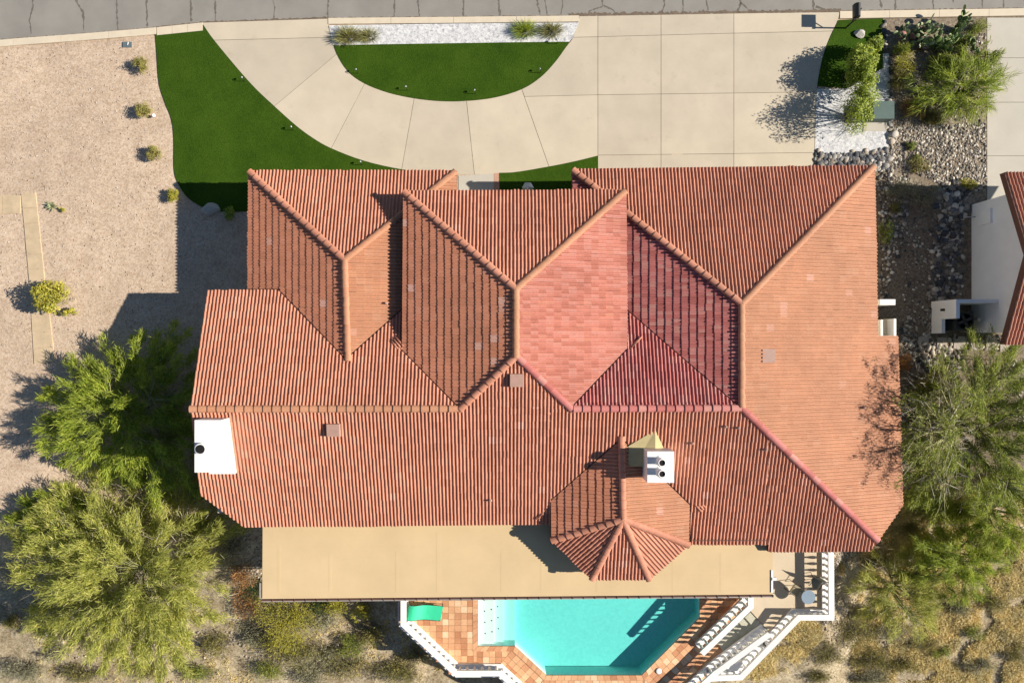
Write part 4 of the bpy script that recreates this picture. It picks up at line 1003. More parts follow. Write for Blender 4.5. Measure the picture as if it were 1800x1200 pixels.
# transformer box
tr_ = empty('transformer_box', tuple(P(1549, 203, 0)), 'green metal utility transformer box beside the green shrubs', 'utility box')
x0, y1 = XY(1537, 179, .75); x1, y0 = XY(1571, 208, .75)
b = MB(); b.prism([(x0, y0), (x1, y0), (x1, y1), (x0, y1)], 0, .70); b.build('cabinet', 'green_box', tr_)
MB().prism([(x0 - .03, y0 - .03), (x1 + .03, y0 - .03), (x1 + .03, y1 + .03), (x0 - .03, y1 + .03)], .702, .76).build('lid', 'green_box', tr_)
MB().prism([(x0 - .2, y0 - .45), (x1 + .15, y0 - .45), (x1 + .15, y1 + .12), (x0 - .2, y1 + .12)], -.05, .05).build('pad', 'concrete_grey', tr_)
# water meter lid
ml = empty('meter_lid', tuple(P(224, 79, 0)), 'slate blue meter box lid in the tan gravel near the kerb', 'meter lid')
c = P(224, 79, 0); MB().box((c.x, c.y, .0), (.47, .29, .06)).build('lid', 'slate_lid', ml); b = MB(); b.tube([(c.x + .02, c.y - .04, .035), (c.x + .07, c.y + .12, .05)], .02, 5); b.build('handle', 'white_paint', ml)
# garden spotlight
sp_ = empty('spotlight', tuple(P(272, 206, 0)), 'small white garden spotlight beside the second golden bush', 'spotlight')
c = P(272, 206, 0); MB().tube([(c.x, c.y, 0), (c.x, c.y, .14)], .02, 6).build('stake', 'black_metal', sp_); MB().tube([(c.x - .07, c.y, .15), (c.x + .08, c.y + .02, .22)], [.055, .085], 10).build('head', 'white_paint', sp_)
# stepping stones by the neighbour's wall
for k_, (px, py, w, h_) in enumerate(((1623.5, 599, 17, 15), (1656, 601, 17, 16), (1686, 602, 19, 22), (1716.5, 604, 20, 22), (1743, 604, 19, 22), (1767, 607, 18, 22))):
    x, y = XY(px, py, .05); o = MB().box((x, y, .02), (w * S, h_ * S, .1), rnd.uniform(-.03, .03)).build('stepping_stone', 'step_stone')
    tag(o, ['first square stepping stone, nearest the tiled roof', 'second square stepping stone below the screen wall', 'third stepping stone below the air conditioner', 'fourth stepping stone below the white wall', 'fifth stepping stone, leaf covered, below the white wall', 'last stepping stone, half under the neighbour roof corner'][k_], 'stepping stone', 'stepping stones below the white wall')
# white metal trellis frame by the right edge
tz0 = tz(26, -2.5); trl = empty('trellis', (25.6, -2.4, tz0), 'white metal trellis frame leaning among the branches at right edge', 'trellis')
ta, tb_ = P(1786, 634, 2.2), P(1748, 690, 1.8); sh = Vector((1.15, -.55, .1))
for o_ in (Vector((0, 0, 0)), sh): MB().tube([ta + o_, tb_ + o_], .03, 6).build('rail', 'white_paint', trl)
for k_ in range(11):
    p = ta.lerp(tb_, (k_ + .5) / 11); MB().tube([p, p + sh], .014, 5).build('rung', 'white_paint', trl)
for p in (ta, tb_, ta + sh, tb_ + sh): MB().tube([(p.x, p.y, tz(p.x, p.y) - .1), p], .03, 6).build('post', 'white_paint', trl)
# ------------------------------------------------------------------ rocks
def rock_proto(seed, flat=.62, sub=2):
    bm = bmesh.new(); bmesh.ops.create_icosphere(bm, subdivisions=sub, radius=1); r_ = random.Random(seed); off = Vector((r_.uniform(0, 50), r_.uniform(0, 50), 0))
    for v_ in bm.verts:
        n = mnoise.noise(v_.co * 1.1 + off); v_.co *= 1 + .38 * n; v_.co.z *= flat; v_.co.x *= 1.15
    bm.verts.ensure_lookup_table(); vs_ = np.array([v_.co[:] for v_ in bm.verts]); fs = np.array([[v_.index for v_ in f.verts] for f in bm.faces]); bm.free(); return vs_, fs
RP = [rock_proto(s_) for s_ in range(8)]
def surf(x, y):
    return max(tz(x, y), -.9 if False else -9)
def rock_stuff(name, polys, mat, zfun=None):
    V, F = [], []; nv = 0
    for poly, n, s0, s1 in polys:
        pg = [XY(*p) for p in poly]; xs = [p[0] for p in pg]; ys = [p[1] for p in pg]; c = 0; tries = 0
        while c < n and tries < n * 6:
            tries += 1; x, y = rnd.uniform(min(xs), max(xs)), rnd.uniform(min(ys), max(ys))
            if not inpoly(x, y, pg): continue
            v_, f_ = RP[rnd.randrange(8)]; s_ = s0 + (s1 - s0) * rnd.random() ** 2; a = rnd.uniform(0, 6.28); ca, sa = math.cos(a), math.sin(a)
            q = v_ * s_ * np.array([1, rnd.uniform(.65, 1), rnd.uniform(.8, 1.1)]); R = np.array([[ca, -sa, 0], [sa, ca, 0], [0, 0, 1]])
            z = max(tz(x, y), .0) if y > 8 and x > 15 else tz(x, y)
            V.append(q @ R.T + np.array([x, y, z + s_ * .25])); F.append(f_ + nv); nv += len(v_); c += 1
    o = put(name, fast_mesh(name, np.concatenate(V), np.concatenate(F), mat, smooth=True)); return tag(o, kind='stuff')
ROCKM = {}
def rock(px, py, s_, mat, label, group=None, flat=1.0, name='rock', cat='rock'):
    key = (mat, rnd.randrange(8))
    if key not in ROCKM:
        v_, f_ = RP[key[1]]; ROCKM[key] = fast_mesh('rock', v_, f_, mat, smooth=True)
    p = PT(px, py); z = max(p.z, .01) if (p.y > 5 and p.x > 15) else p.z
    o = put(name, ROCKM[key]); o.location = (p.x, p.y, z + s_ * .22); o.scale = (s_, s_ * rnd.uniform(.7, 1), s_ * flat * rnd.uniform(.8, 1.1)); o.rotation_euler = (0, 0, rnd.uniform(0, 6.28))
    return tag(o, label, cat, group)
def boulder(px, py, s_, mat, label):
    bm = bmesh.new(); bmesh.ops.create_icosphere(bm, subdivisions=3, radius=1); off = Vector((px, py, 0)) * .01
    cuts = [(Vector((rnd.gauss(0, 1), rnd.gauss(0, 1), rnd.gauss(.3, .6))).normalized(), rnd.uniform(.55, .85)) for _ in range(9)]
    for v_ in bm.verts:
        v_.co *= 1 + .2 * mnoise.noise(v_.co * 1.3 + off)
        for n_, d_ in cuts:
            e_ = v_.co.dot(n_) - d_
            if e_ > 0: v_.co -= n_ * e_ * .9
        v_.co += v_.normal * .05 * mnoise.noise(v_.co * 5 + off); v_.co = Vector((v_.co.x * s_ * 1.15, v_.co.y * s_ * .85, v_.co.z * s_ * .75))
    me = bpy.data.meshes.new('boulder'); bm.to_mesh(me); bm.free(); me.materials.append(MATS[mat]); o = put('boulder', me); p = PT(px, py); o.location = (p.x, p.y, max(p.z, 0) + s_ * .25); return tag(o, label, 'boulder')
rock_stuff('river_cobbles', [([(1433, 266), (1500, 272), (1558, 262), (1562, 300), (1432, 300)], 420, .06, .17)], 'cobble_dark')
rock_stuff('bed_cobbles', [([(1562, 225), (1732, 215), (1734, 330), (1690, 345), (1600, 300), (1562, 300)], 2600, .03, .085), ([(1690, 60), (1733, 60), (1733, 130), (1690, 140)], 330, .03, .08),
                           ([(1563, 40), (1690, 40), (1690, 220), (1566, 220)], 260, .025, .07), ([(1600, 120), (1733, 120), (1733, 215), (1600, 215)], 420, .03, .08)], 'cobble')
rock_stuff('side_yard_cobbles', [([(1545, 300), (1600, 300), (1590, 420), (1545, 560)], 420, .04, .12), ([(1650, 320), (1700, 330), (1690, 440), (1650, 430)], 300, .05, .14), ([(1640, 420), (1700, 420), (1690, 520), (1630, 530)], 240, .05, .15),
                                 ([(1590, 370), (1650, 370), (1640, 590), (1585, 590)], 300, .025, .08), ([(1585, 595), (1700, 612), (1680, 660), (1600, 650)], 300, .05, .14), ([(1583, 680), (1620, 680), (1630, 880), (1590, 880)], 420, .04, .12), ([(1545, 590), (1640, 540), (1640, 600), (1590, 600)], 120, .04, .1), ([(1610, 588), (1770, 590), (1770, 615), (1610, 612)], 220, .05, .11)], 'cobble')
rock_stuff('deck_corner_cobbles', [([(1472, 978), (1530, 968), (1545, 985), (1520, 1040), (1478, 1075)], 620, .035, .10)], 'cobble_warm')
rock_stuff('hillside_stones', [([(0, 1040), (110, 1050), (160, 1130), (330, 1150), (430, 1140), (440, 1200), (0, 1200)], 500, .02, .10), ([(1430, 1080), (1620, 1090), (1660, 1200), (1360, 1200)], 900, .02, .08), ([(1600, 880), (1800, 900), (1800, 1200), (1600, 1200)], 350, .02, .09),
                               ([(370, 930), (458, 930), (458, 1055), (400, 1060)], 260, .03, .10), ([(560, 1120), (780, 1180), (780, 1200), (470, 1200)], 200, .02, .07), ([(0, 900), (70, 930), (60, 1040), (0, 1050)], 160, .02, .09)], 'cobble_warm')
rock_stuff('yard_pebbles', [([(0, 90), (265, 70), (300, 330), (330, 500), (160, 640), (0, 640)], 1800, .012, .04)], 'cobble_warm')
boulder(372, 368, .42, 'pale_rock', 'large tan boulder where the lawn meets shaded gravel')
boulder(1508, 62, .27, 'pale_rock', 'pale boulder on the shaded corner lawn')
rock(1570, 237, .24, 'pale_rock', 'white rounded rock at the corner of the white gravel', cat='rock')
rock(1567, 249, .17, 'cobble_warm', 'tan rock just below the white rounded rock')
rock(1563, 280, .18, 'pale_rock', 'pale grey rock at the end of the dark cobbles')
EG = 'edging stones beside the corner lawn'
for k_ in range(26):
    y = 38 + k_ * 8.3 + rnd.uniform(-2, 2); x = 1554 + (y > 95) * 10 + rnd.uniform(-2, 2)
    rock(x, y, rnd.uniform(.10, .16), rnd.choice(['cobble', 'cobble_dark']), 'rounded edging stone in the row between lawn and cactus bed', EG)
CG = 'large cobbles in the shaded side yard'
for k_ in range(70):
    t = rnd.random(); x = 1668 - 10 * t + rnd.gauss(0, 13) + (14 if t < .3 else 0); y = 320 + t * 215
    rock(x, y, rnd.uniform(.11, .2), 'cobble_dark' if rnd.random() < .55 else 'cobble', 'rounded grey cobble in the shaded strip between the houses', CG)
DG = 'large cobbles in front of the garage roof'
for k_ in range(34):
    rock(rnd.uniform(1436, 1556), rnd.uniform(264, 292), rnd.uniform(.11, .17), rnd.choice(['cobble', 'cobble_dark', 'cobble_warm']), 'rounded river cobble between white gravel and the garage roof', DG)
for px, py, s_, lb in ((80, 1112, .16, 'lone pale rock on the sandy bare ground at lower left'), (1627, 1084, .2, 'pale rock among brush right of the terrace'), (1620, 925, .14, 'small white rock on the slope near the roof corner'), (600, 1150, .12, 'small rock on the slope below the terrace wall')):
    rock(px, py, s_, 'pale_rock', lb)

# ------------------------------------------------------------------ plants
def unit(a): return a / np.maximum(1e-6, np.linalg.norm(a, axis=1, keepdims=True))
def strand_arrays(p0, d, Ln, W, droop=.12):
    n = len(p0); d = unit(d); side = unit(np.cross(d, rng.normal(size=(n, 3)) * .65 + np.array([.55, 0, .8]))) * (W[:, None] / 2)
    p1 = p0 + d * (Ln[:, None] * .55); p2 = p0 + d * Ln[:, None] + np.array([0, 0, -1]) * (Ln * droop)[:, None]
    v_ = np.stack([p0 - side * .6, p0 + side * .6, p1 - side, p1 + side, p2 - side * .3, p2 + side * .3], 1).reshape(-1, 3)
    i = np.arange(n)[:, None] * 6; f_ = np.concatenate([i + np.array([[0, 1, 3, 2]]), i + np.array([[2, 3, 5, 4]])], 0)
    return v_, f_
def leaf_arrays(p, nrm, size, asp=.55):
    n = len(p); nrm = unit(unit(nrm) + np.array([.35, 0, .5])); a = unit(np.cross(nrm, rng.normal(size=(n, 3)))); b_ = np.cross(nrm, a); s_ = size[:, None]
    v_ = np.stack([p - a * s_, p - b_ * s_ * asp * .9, p + a * s_, p + b_ * s_ * asp], 1).reshape(-1, 3)
    return v_, np.arange(n)[:, None] * 4 + np.array([[0, 1, 2, 3]])
def add_part(name, v_, f_, mat, root):
    o = put(name, fast_mesh(name, v_, f_, mat)); attach(o, root); return o
def palo_verde(px, py, zc, rx, ry, h, plumes, strands, label, mat, cat='tree', name='palo_verde_tree', group=None, seed=1, slen=(.16, .42), width=.027, low=.0, twigs=0, wood='green_bark', barez=.0, tall=1.0, base=None):
    r_ = random.Random(seed); c = P(px, py, zc); bz = tz(c.x, c.y); bx, by = (c.x, c.y) if base is None else XY(*base, bz)
    root = empty(name, (bx, by, bz), label, cat, group)
    b = MB(); th = max(.3, (zc - bz) * .45); top = Vector((bx, by, bz + th)); b.tube([(bx, by, bz - .15), (bx + .05, by, bz + th * .5), top], [.16 * tall, .12 * tall, .10 * tall], 7)
    P0, D, LN, WD = [], [], [], []; hz = h * .5
    limbs = []
    NL = 13
    for k_ in range(NL):
        a = k_ * 2.4 + r_.uniform(-.25, .25); q_ = math.sqrt((k_ + .6) / NL) * .74 * r_.uniform(.85, 1.1); e = Vector((c.x + math.cos(a) * rx * q_, c.y + math.sin(a) * ry * q_, zc + r_.uniform(-.45, .45) * hz + .35 * hz * (1 - q_)))
        mid = top.lerp(e, .5) + Vector((r_.uniform(-.2, .2), r_.uniform(-.2, .2), .15)); b.tube([top, mid, e], [.085 * tall, .06 * tall, .04 * tall], 5); limbs.append((mid, e))
    for k_ in range(plumes):
        m_, le = limbs[k_ % len(limbs)]; a = r_.uniform(0, 6.283); u = r_.random() ** .5; ph = r_.uniform(-.3, 1.0)
        sr = .36 * (1 + .3 * math.sin(k_ * 1.7 + seed)); s_ = le + Vector((math.cos(a) * u * sr * rx, math.sin(a) * u * sr * ry, (math.sqrt(1 - u * u) * ph * .55 + low) * hz))
        if s_.z < bz + .25: s_.z = bz + .25 + r_.random() * .3
        o1 = s_ - le; o2 = le - c; d = Vector((o1.x + .75 * o2.x + r_.gauss(0, .3), o1.y + .75 * o2.y + r_.gauss(0, .3), .5 * o1.z + .12 * rx * ph)).normalized()
        L_ = r_.uniform(.6, 1.25) * (.15 * (rx + ry) / 2 + .22)
        e = s_ + d * L_ - Vector((0, 0, .06 * L_))
        b.tube([le.lerp(m_, r_.random() * .5), s_.lerp(le, .35) + Vector((0, 0, .08)), s_, s_ + d * (L_ * .75)], [.028 * tall, .02 * tall, .014, .006], 3, False)
        n = int(strands * r_.uniform(.6, 1.3)); t = rng.random(n) ** .8
        p0 = np.array(s_)[None] + np.array(d)[None] * (t * L_)[:, None] + rng.normal(size=(n, 3)) * (.05 + .10 * L_ * (1 - .4 * t))[:, None] * np.array([1, 1, .7])
        dd = np.array(d)[None] + rng.normal(size=(n, 3)) * .55
        P0.append(p0); D.append(dd); LN.append(rng.uniform(slen[0], slen[1], n)); WD.append(rng.uniform(.6, 1.3, n) * width)
    b.build('trunk', wood, root)
    v_, f_ = strand_arrays(np.concatenate(P0), np.concatenate(D), np.concatenate(LN), np.concatenate(WD)); add_part('crown', v_, f_, mat, root)
    if twigs:
        n = twigs; a = rng.uniform(0, 6.28, n); u = rng.random(n) ** .5; ph = rng.uniform(-.2, 1, n)
        p = np.stack([c.x + np.cos(a) * u * rx * .9, c.y + np.sin(a) * u * ry * .9, zc + np.sqrt(1 - u * u) * hz * ph], 1); d = np.stack([np.cos(a), np.sin(a), rng.normal(0, .3, n)], 1) + rng.normal(size=(n, 3)) * .5
        v_, f_ = strand_arrays(p, d, rng.uniform(.3, .9, n), rng.uniform(.015, .03, n), .0); tag(add_part('bare_twigs', v_, f_, 'twig_grey', root), kind='stuff')
    return root
def shrub(px, py, rx, ry, h, label, mat, name='shrub', cat='shrub', group=None, n=900, leaf=(.03, .06), lobes=14, dense=1.0, twig=200, seed=1, asp=.55, lob=.42, style='leaf'):
    """leafy bush: lobes of small leaves (or fine strands) over a few stems"""
    r_ = random.Random(seed * 7 + int(px)); g = PT(px, py, h * .5); root = empty(name, tuple(g), label, cat, group)
    b = MB(); PP, NN_ = [], []
    for k_ in range(lobes):
        a = r_.uniform(0, 6.283); u = r_.random() ** .6 * (.75 if lobes > 1 else 0); ph = r_.uniform(.25, 1.0)
        lz = h * (.25 + .5 * math.sqrt(max(0, 1 - u * u)) * ph); lc = Vector((g.x + math.cos(a) * u * rx, g.y + math.sin(a) * u * ry, g.z + lz)); lr = lob * r_.uniform(.65, 1.2)
        b.tube([(g.x + math.cos(a) * .05, g.y + math.sin(a) * .05, g.z - .05), ((g.x + lc.x) / 2, (g.y + lc.y) / 2, g.z + lz * .5), lc], [.02, .014, .008], 4, False)
        m_ = max(8, int(n / lobes * r_.uniform(.7, 1.3))); d = unit(rng.normal(size=(m_, 3)) + np.array([0, 0, .25])); rad = rng.random(m_) ** .45
        sc = np.array([lr * rx, lr * ry, lr * h * .75]); PP.append(np.array(lc)[None] + d * rad[:, None] * sc); NN_.append(d + rng.normal(size=(m_, 3)) * .5)
    b.build('stems', 'bark', root); PP = np.concatenate(PP); NN_ = np.concatenate(NN_); PP[:, 2] = np.maximum(PP[:, 2], g.z + .02); m_ = len(PP)
    if style == 'leaf': v_, f_ = leaf_arrays(PP, NN_, rng.uniform(leaf[0], leaf[1], m_), asp)
    else: v_, f_ = strand_arrays(PP, NN_ + np.array([0, 0, .35]), rng.uniform(leaf[0], leaf[1], m_) * 4, rng.uniform(.5, 1.2, m_) * .022, .15)
    add_part('foliage', v_, f_, mat, root)
    if twig:
        a = rng.uniform(0, 6.28, twig); p = np.tile(np.array(g), (twig, 1)) + rng.normal(size=(twig, 3)) * np.array([rx * .25, ry * .25, .04]); p[:, 2] = np.abs(p[:, 2] - g.z) + g.z
        d = np.stack([np.cos(a) * rx, np.sin(a) * ry, rng.uniform(.2, 1, twig) * h], 1); v_, f_ = strand_arrays(p, d, rng.uniform(.3, .75, twig) * (rx + ry) / 2, rng.uniform(.012, .024, twig), 0); add_part('twigs', v_, f_, 'twig_grey', root)
    return root
# big palo verdes on the left
palo_verde(238, 728, .75, 4.4, 3.6, 3.0, 270, 150, 'green palo verde half in the roof shadow beside the white chimney', 'pv_leaf', seed=3, slen=(.14, .40))
palo_verde(246, 990, .3, 6.1, 4.9, 4.2, 460, 165, 'largest yellow-green palo verde filling the lower left corner', 'pv_leaf_pale', seed=5, slen=(.14, .42), twigs=900)
palo_verde(115, 905, -.2, 2.6, 1.6, 2.0, 70, 130, 'low green palo verde branch clump at the left edge of the big tree', 'pv_leaf', seed=15)
# right side trees
palo_verde(1705, 755, 1.6, 3.5, 4.4, 4.2, 300, 130, 'tall twiggy mesquite shading the roof edge on the right', 'mesquite_leaf', name='mesquite_tree', seed=8, twigs=260, wood='green_bark', slen=(.12, .32), tall=1.1)
palo_verde(1640, 748, 3.5, 1.7, 3.5, 3.0, 70, 45, 'thin bare mesquite reaching over the roof edge', 'mesquite_leaf', name='mesquite_tree', seed=28, twigs=420, wood='green_bark', slen=(.08, .2), tall=.8, base=(1650, 740))
palo_verde(1760, 905, -.3, 2.2, 2.0, 2.6, 90, 110, 'green palo verde at the right edge below the mesquite', 'pv_leaf', seed=9, width=.02)
palo_verde(1580, 1040, -.9, 2.4, 2.3, 2.6, 110, 95, 'pale palo verde on the slope beside the deck corner', 'pv_leaf_pale', seed=10, twigs=300, width=.02)
palo_verde(1676, 985, -.7, 2.5, 1.9, 2.6, 120, 120, 'green palo verde on the slope right of the roof corner', 'pv_leaf', seed=12, width=.02)
palo_verde(1692, 160, .8, 2.3, 1.4, 1.4, 80, 52, 'bright young palo verde leaning over the neighbour drive', 'green_leaf', seed=14, width=.022, slen=(.25, .7))
palo_verde(1700, 105, .5, 1.7, .65, 1.0, 40, 60, 'thin green palo verde sapling below the cactus', 'mesquite_leaf', name='palo_verde_sapling', seed=21, slen=(.15, .35))
# citrus-like yellow tree, agave, golden bushes on the left
shrub(88, 522, 1.1, .95, 1.7, 'yellow-green citrus tree standing over the buff path', 'yellow_leaf', 'citrus_tree', 'tree', n=2600, leaf=(.04, .08), lobes=26, twig=60, lob=.36)
shrub(122, 548, .45, .3, .6, 'small yellow-green offshoot right of the citrus tree', 'yellow_leaf', n=350, leaf=(.04, .07), lobes=6, twig=20)
for px, py, lb in ((246, 113, 'round golden bush nearest the street'), (254, 193, 'round golden bush beside the garden spotlight'), (271, 268, 'round golden bush third from the street'), (305, 344, 'round golden bush at the corner of roof shadow and lawn')):
    shrub(px, py, .52 if py < 300 else .40, .50 if py < 300 else .42, .75 if py < 300 else .6, lb, 'golden_leaf' if py < 300 else 'yellow_leaf', 'golden_bush', 'bush', 'round golden bushes in the gravel', n=2400, leaf=(.018, .034), lobes=26, twig=0, lob=.36)
shrub(405, 377, .45, .42, .5, 'dark green round bush in the house shadow beside the boulder', 'green_leaf', 'round_bush', 'bush', n=1500, leaf=(.02, .035), lobes=18, twig=0)
ag = PT(92, 363); agr = empty('agave', tuple(ag), 'pale agave rosette beside the buff path', 'agave')
for k_ in range(26):
    a = k_ * 2.4; t = k_ / 26; el = .25 + 1.0 * t; L_ = .42 * (1 - .35 * t) * rnd.uniform(.8, 1.1); d = Vector((math.cos(a) * math.cos(el), math.sin(a) * math.cos(el), math.sin(el))); s_ = Vector((-math.sin(a), math.cos(a), 0)); b = MB(); u_ = s_.cross(d)
    b.add([ag + s_ * .035, ag - s_ * .035, ag + d * L_ * .5 + s_ * .045, ag + d * L_ * .5 - s_ * .045, ag + d * L_, ag + d * L_ * .45 - u_ * .025], [(0, 2, 5, 1), (1, 5, 3), (2, 4, 5), (5, 4, 3)]); b.build('leaf', 'agave', agr)
shrub(108, 366, .25, .2, .3, 'small yellow succulent right of the agave', 'yellow_leaf', n=200, leaf=(.02, .04), lobes=5, twig=0)
# feathery grasses in the white gravel
def tuft(px, py, rx, ry, h, n, label, mat='grass_tuft', name='ornamental_grass', cat='grass', group=None, w=.012):
    g = PT(px, py, h * .4); root = empty(name, tuple(g), label, cat, group); a = rng.uniform(0, 6.28, n); u = rng.random(n) ** .6
    p = np.stack([g.x + np.cos(a) * u * rx * .35, g.y + np.sin(a) * u * ry * .35, np.full(n, g.z)], 1); d = np.stack([np.cos(a) * u * rx, np.sin(a) * u * ry, h * (1.15 - u * .6) * rng.uniform(.6, 1, n)], 1)
    v_, f_ = strand_arrays(p, d, np.linalg.norm(d, axis=1) * rng.uniform(.6, 1, n), rng.uniform(.6, 1.4, n) * w, .15); add_part('blades', v_, f_, mat, root); return root
TG = 'feathery grasses in the white gravel strip'
tuft(610, 61, .85, .55, .9, 800, 'feathery grass at the left end of the white gravel strip', group=TG); tuft(647, 61, .65, .45, .7, 460, 'paler feathery grass second from left in the white gravel', group=TG)
tuft(923, 50, .8, .55, .9, 700, 'feathery grass right of centre in the white gravel strip', 'green_leaf', group=TG); tuft(970, 51, .75, .5, .85, 620, 'feathery grass at the right end of the white gravel strip', group=TG)
# corner shrubs by the utility box
shrub(1516, 122, .85, 1.45, 2.4, 'tall bright green shrub on the white gravel corner', 'green_leaf', n=6000, leaf=(.045, .09), lobes=44, twig=160, lob=.3, asp=.4)
shrub(1534, 84, .38, .5, 1.9, 'narrow green shrub shoot next to the pale boulder', 'green_leaf', n=1500, leaf=(.045, .09), lobes=12, twig=40, asp=.4)
shrub(1512, 190, .8, 1.6, 3.0, 'darker green shrub left of the green utility box', 'green_leaf', n=3600, leaf=(.04, .08), lobes=36, twig=120, lob=.34, asp=.4)
# prickly pears
def pear(px, py, n, spread, label, mat, seed):
    r_ = random.Random(seed); g = PT(px, py, .4); g.z = max(g.z, .012); root = empty('prickly_pear', tuple(g), label, 'cactus', 'prickly pears by the kerb'); ends = []
    for k_ in range(5): ends.append((g + Vector((r_.uniform(-.35, .35) * spread, r_.uniform(-.3, .3) * spread, 0)), Vector((r_.uniform(-.3, .3), r_.uniform(-.3, .3), 1)).normalized(), 0))
    bm = bmesh.new(); bmesh.ops.create_icosphere(bm, subdivisions=2, radius=1); me = bpy.data.meshes.new('pad'); bm.to_mesh(me); bm.free(); me.materials.append(MATS[mat]); me.polygons.foreach_set('use_smooth', [True] * len(me.polygons))
    for k_ in range(n):
        i = r_.randrange(len(ends)) if k_ > 5 else k_ % len(ends); p, d, lv = ends[i]; L_ = r_.uniform(.15, .22) * max(.6, 1 - .08 * lv)
        d2 = (d + Vector((r_.gauss(0, .6), r_.gauss(0, .6), r_.gauss(0, .2)))).normalized(); d2.z = abs(d2.z) * .9 + .2; d2.normalize()
        c = p + d2 * L_ * .95; o = put('pad', me); attach(o, root); nrm = Vector((r_.gauss(0, 1), r_.gauss(0, 1), r_.gauss(0, .5))); x = d2.cross(nrm).normalized(); y = d2.cross(x)
        M = Matrix((x, y, d2)).transposed(); o.matrix_basis = Matrix.Translation(c) @ M.to_4x4() @ Matrix.Diagonal((L_ * .8, .028, L_, 1)); ends.append((p + d2 * L_ * 1.85, d2, lv + 1))
    return root
pear(1598, 66, 105, 2.4, 'pale prickly pear with pink fruit nearest the corner lawn', 'pad_pale', 2); pear(1676, 66, 130, 2.5, 'darker prickly pear right of the pale one by the kerb', 'pad_green', 5); pear(1634, 50, 50, 1.7, 'grey low prickly pear between the two larger ones', 'pad_pale', 9)
shrub(1590, 108, .6, .8, 1.0, 'yellow-green bush below the pale prickly pear', 'yellow_leaf', n=900, leaf=(.03, .06), lobes=14, style='strand', twig=60)
shrub(1622, 82, .35, .28, .4, 'rust brown dry bush beside the prickly pears', 'rust_leaf', n=500, leaf=(.02, .04), lobes=8, twig=60)
shrub(1660, 88, .85, .45, .5, 'grey sage bush below the dark prickly pear', 'sage_leaf', n=1100, leaf=(.015, .035), lobes=16, twig=260); shrub(1722, 48, .5, .5, .6, 'green bush at the kerb beside the neighbour drive', 'mesquite_leaf', n=700, leaf=(.02, .04), lobes=10, style='strand')
shrub(1640, 125, .8, .4, .4, 'brown twiggy bush in the middle of the cactus bed', 'olive_leaf', n=500, leaf=(.02, .03), lobes=10, twig=300); shrub(1625, 165, .7, .6, .4, 'brown low bush left of the young palo verde', 'olive_leaf', n=420, leaf=(.02, .03), lobes=10, twig=420)
for px, py, rx, ry, h, mat, lb in ((1583, 142, .5, .6, .7, 'olive_leaf', 'olive twiggy bush beside the shaded edging stones'), (1603, 190, .7, .6, .5, 'rust_leaf', 'brown dry ground bush below the olive twiggy one'), (1640, 205, .8, .4, .4, 'olive_leaf', 'olive low bush under the young palo verde'), (1585, 85, .5, .4, .9, 'mesquite_leaf', 'green bush at the foot of the pale prickly pear'), (1700, 75, .6, .5, .8, 'mesquite_leaf', 'green bush right of the dark prickly pear'), (1655, 108, .9, .5, .7, 'mesquite_leaf', 'green trailing bush between sage and young palo verde')):
    shrub(px, py, rx, ry, h, lb, mat, n=int(1200 * rx + 300), leaf=(.02, .045), lobes=14, style='strand', twig=200)
# side yard
for px, py, rx, ry, h, mat, lb in ((1615, 292, .7, .5, .5, 'olive_leaf', 'yellow-olive bush below the cobbles of the bed'), (1582, 335, 1.2, .85, .9, 'sage_leaf', 'grey sage bush in shade beside the garage roof'), (1628, 345, 1.0, .8, .8, 'sage_leaf', 'second grey sage bush in shade, right of the first'), (1703, 323, .55, .32, .5, 'yellow_leaf', 'yellow bush beside the neighbour drive end'),
                             (1558, 408, .42, .95, .9, 'green_leaf', 'bright green bush under the east eave'), (1575, 365, .4, .35, .4, 'olive_leaf', 'small olive bush in the deep shade'), (1600, 255, .35, .3, .35, 'mesquite_leaf', 'small green bush in the cobble bed'), (1612, 278, .3, .28, .3, 'mesquite_leaf', 'small green bush near the dark cobbles')):
    shrub(px, py, rx, ry, h, lb, mat, n=int(900 * rx + 350), leaf=(.02, .045), lobes=14, twig=180)
for px, py, rx, ry, h, mat, lb in ((1590, 635, .4, .5, .7, 'rust_leaf', 'orange-brown bush at the roof edge below the side wall'), (1640, 678, 1.0, .75, 1.0, 'yellow_leaf', 'bright yellow-green bush left of the mesquite'), (1618, 690, .7, .6, .8, 'mesquite_leaf', 'green bush left of the bright yellow one'), (1655, 655, .4, .5, .8, 'yellow_leaf', 'small yellow bush above the bright yellow one')):
    shrub(px, py, rx, ry, h, lb, mat, n=int(1100 * rx + 300), leaf=(.025, .05), lobes=16, style='strand', twig=140)
for px, py, rx, ry, h, lb in ((1625, 880, 1.5, 1.1, 1.0, 'yellow-green scrub on the slope beside the lower roof edge'), (1690, 900, 1.8, 1.2, 1.2, 'yellow-green scrub below the mesquite'), (1640, 960, 1.7, 1.0, 1.0, 'yellow-green scrub between the roof corner and the slope palo verdes'), (1770, 850, 1.4, 1.2, 1.2, 'yellow-green scrub at the right edge under the mesquite'), (1620, 800, 1.0, 1.2, 1.0, 'yellow-green scrub next to the roof shadow of the mesquite')):
    shrub(px, py, rx, ry, h, lb, 'pv_leaf', 'desert_scrub', 'bush', 'yellow-green scrub right of the house', n=int(1500 * rx * ry), leaf=(.03, .07), lobes=26, style='strand', twig=160)
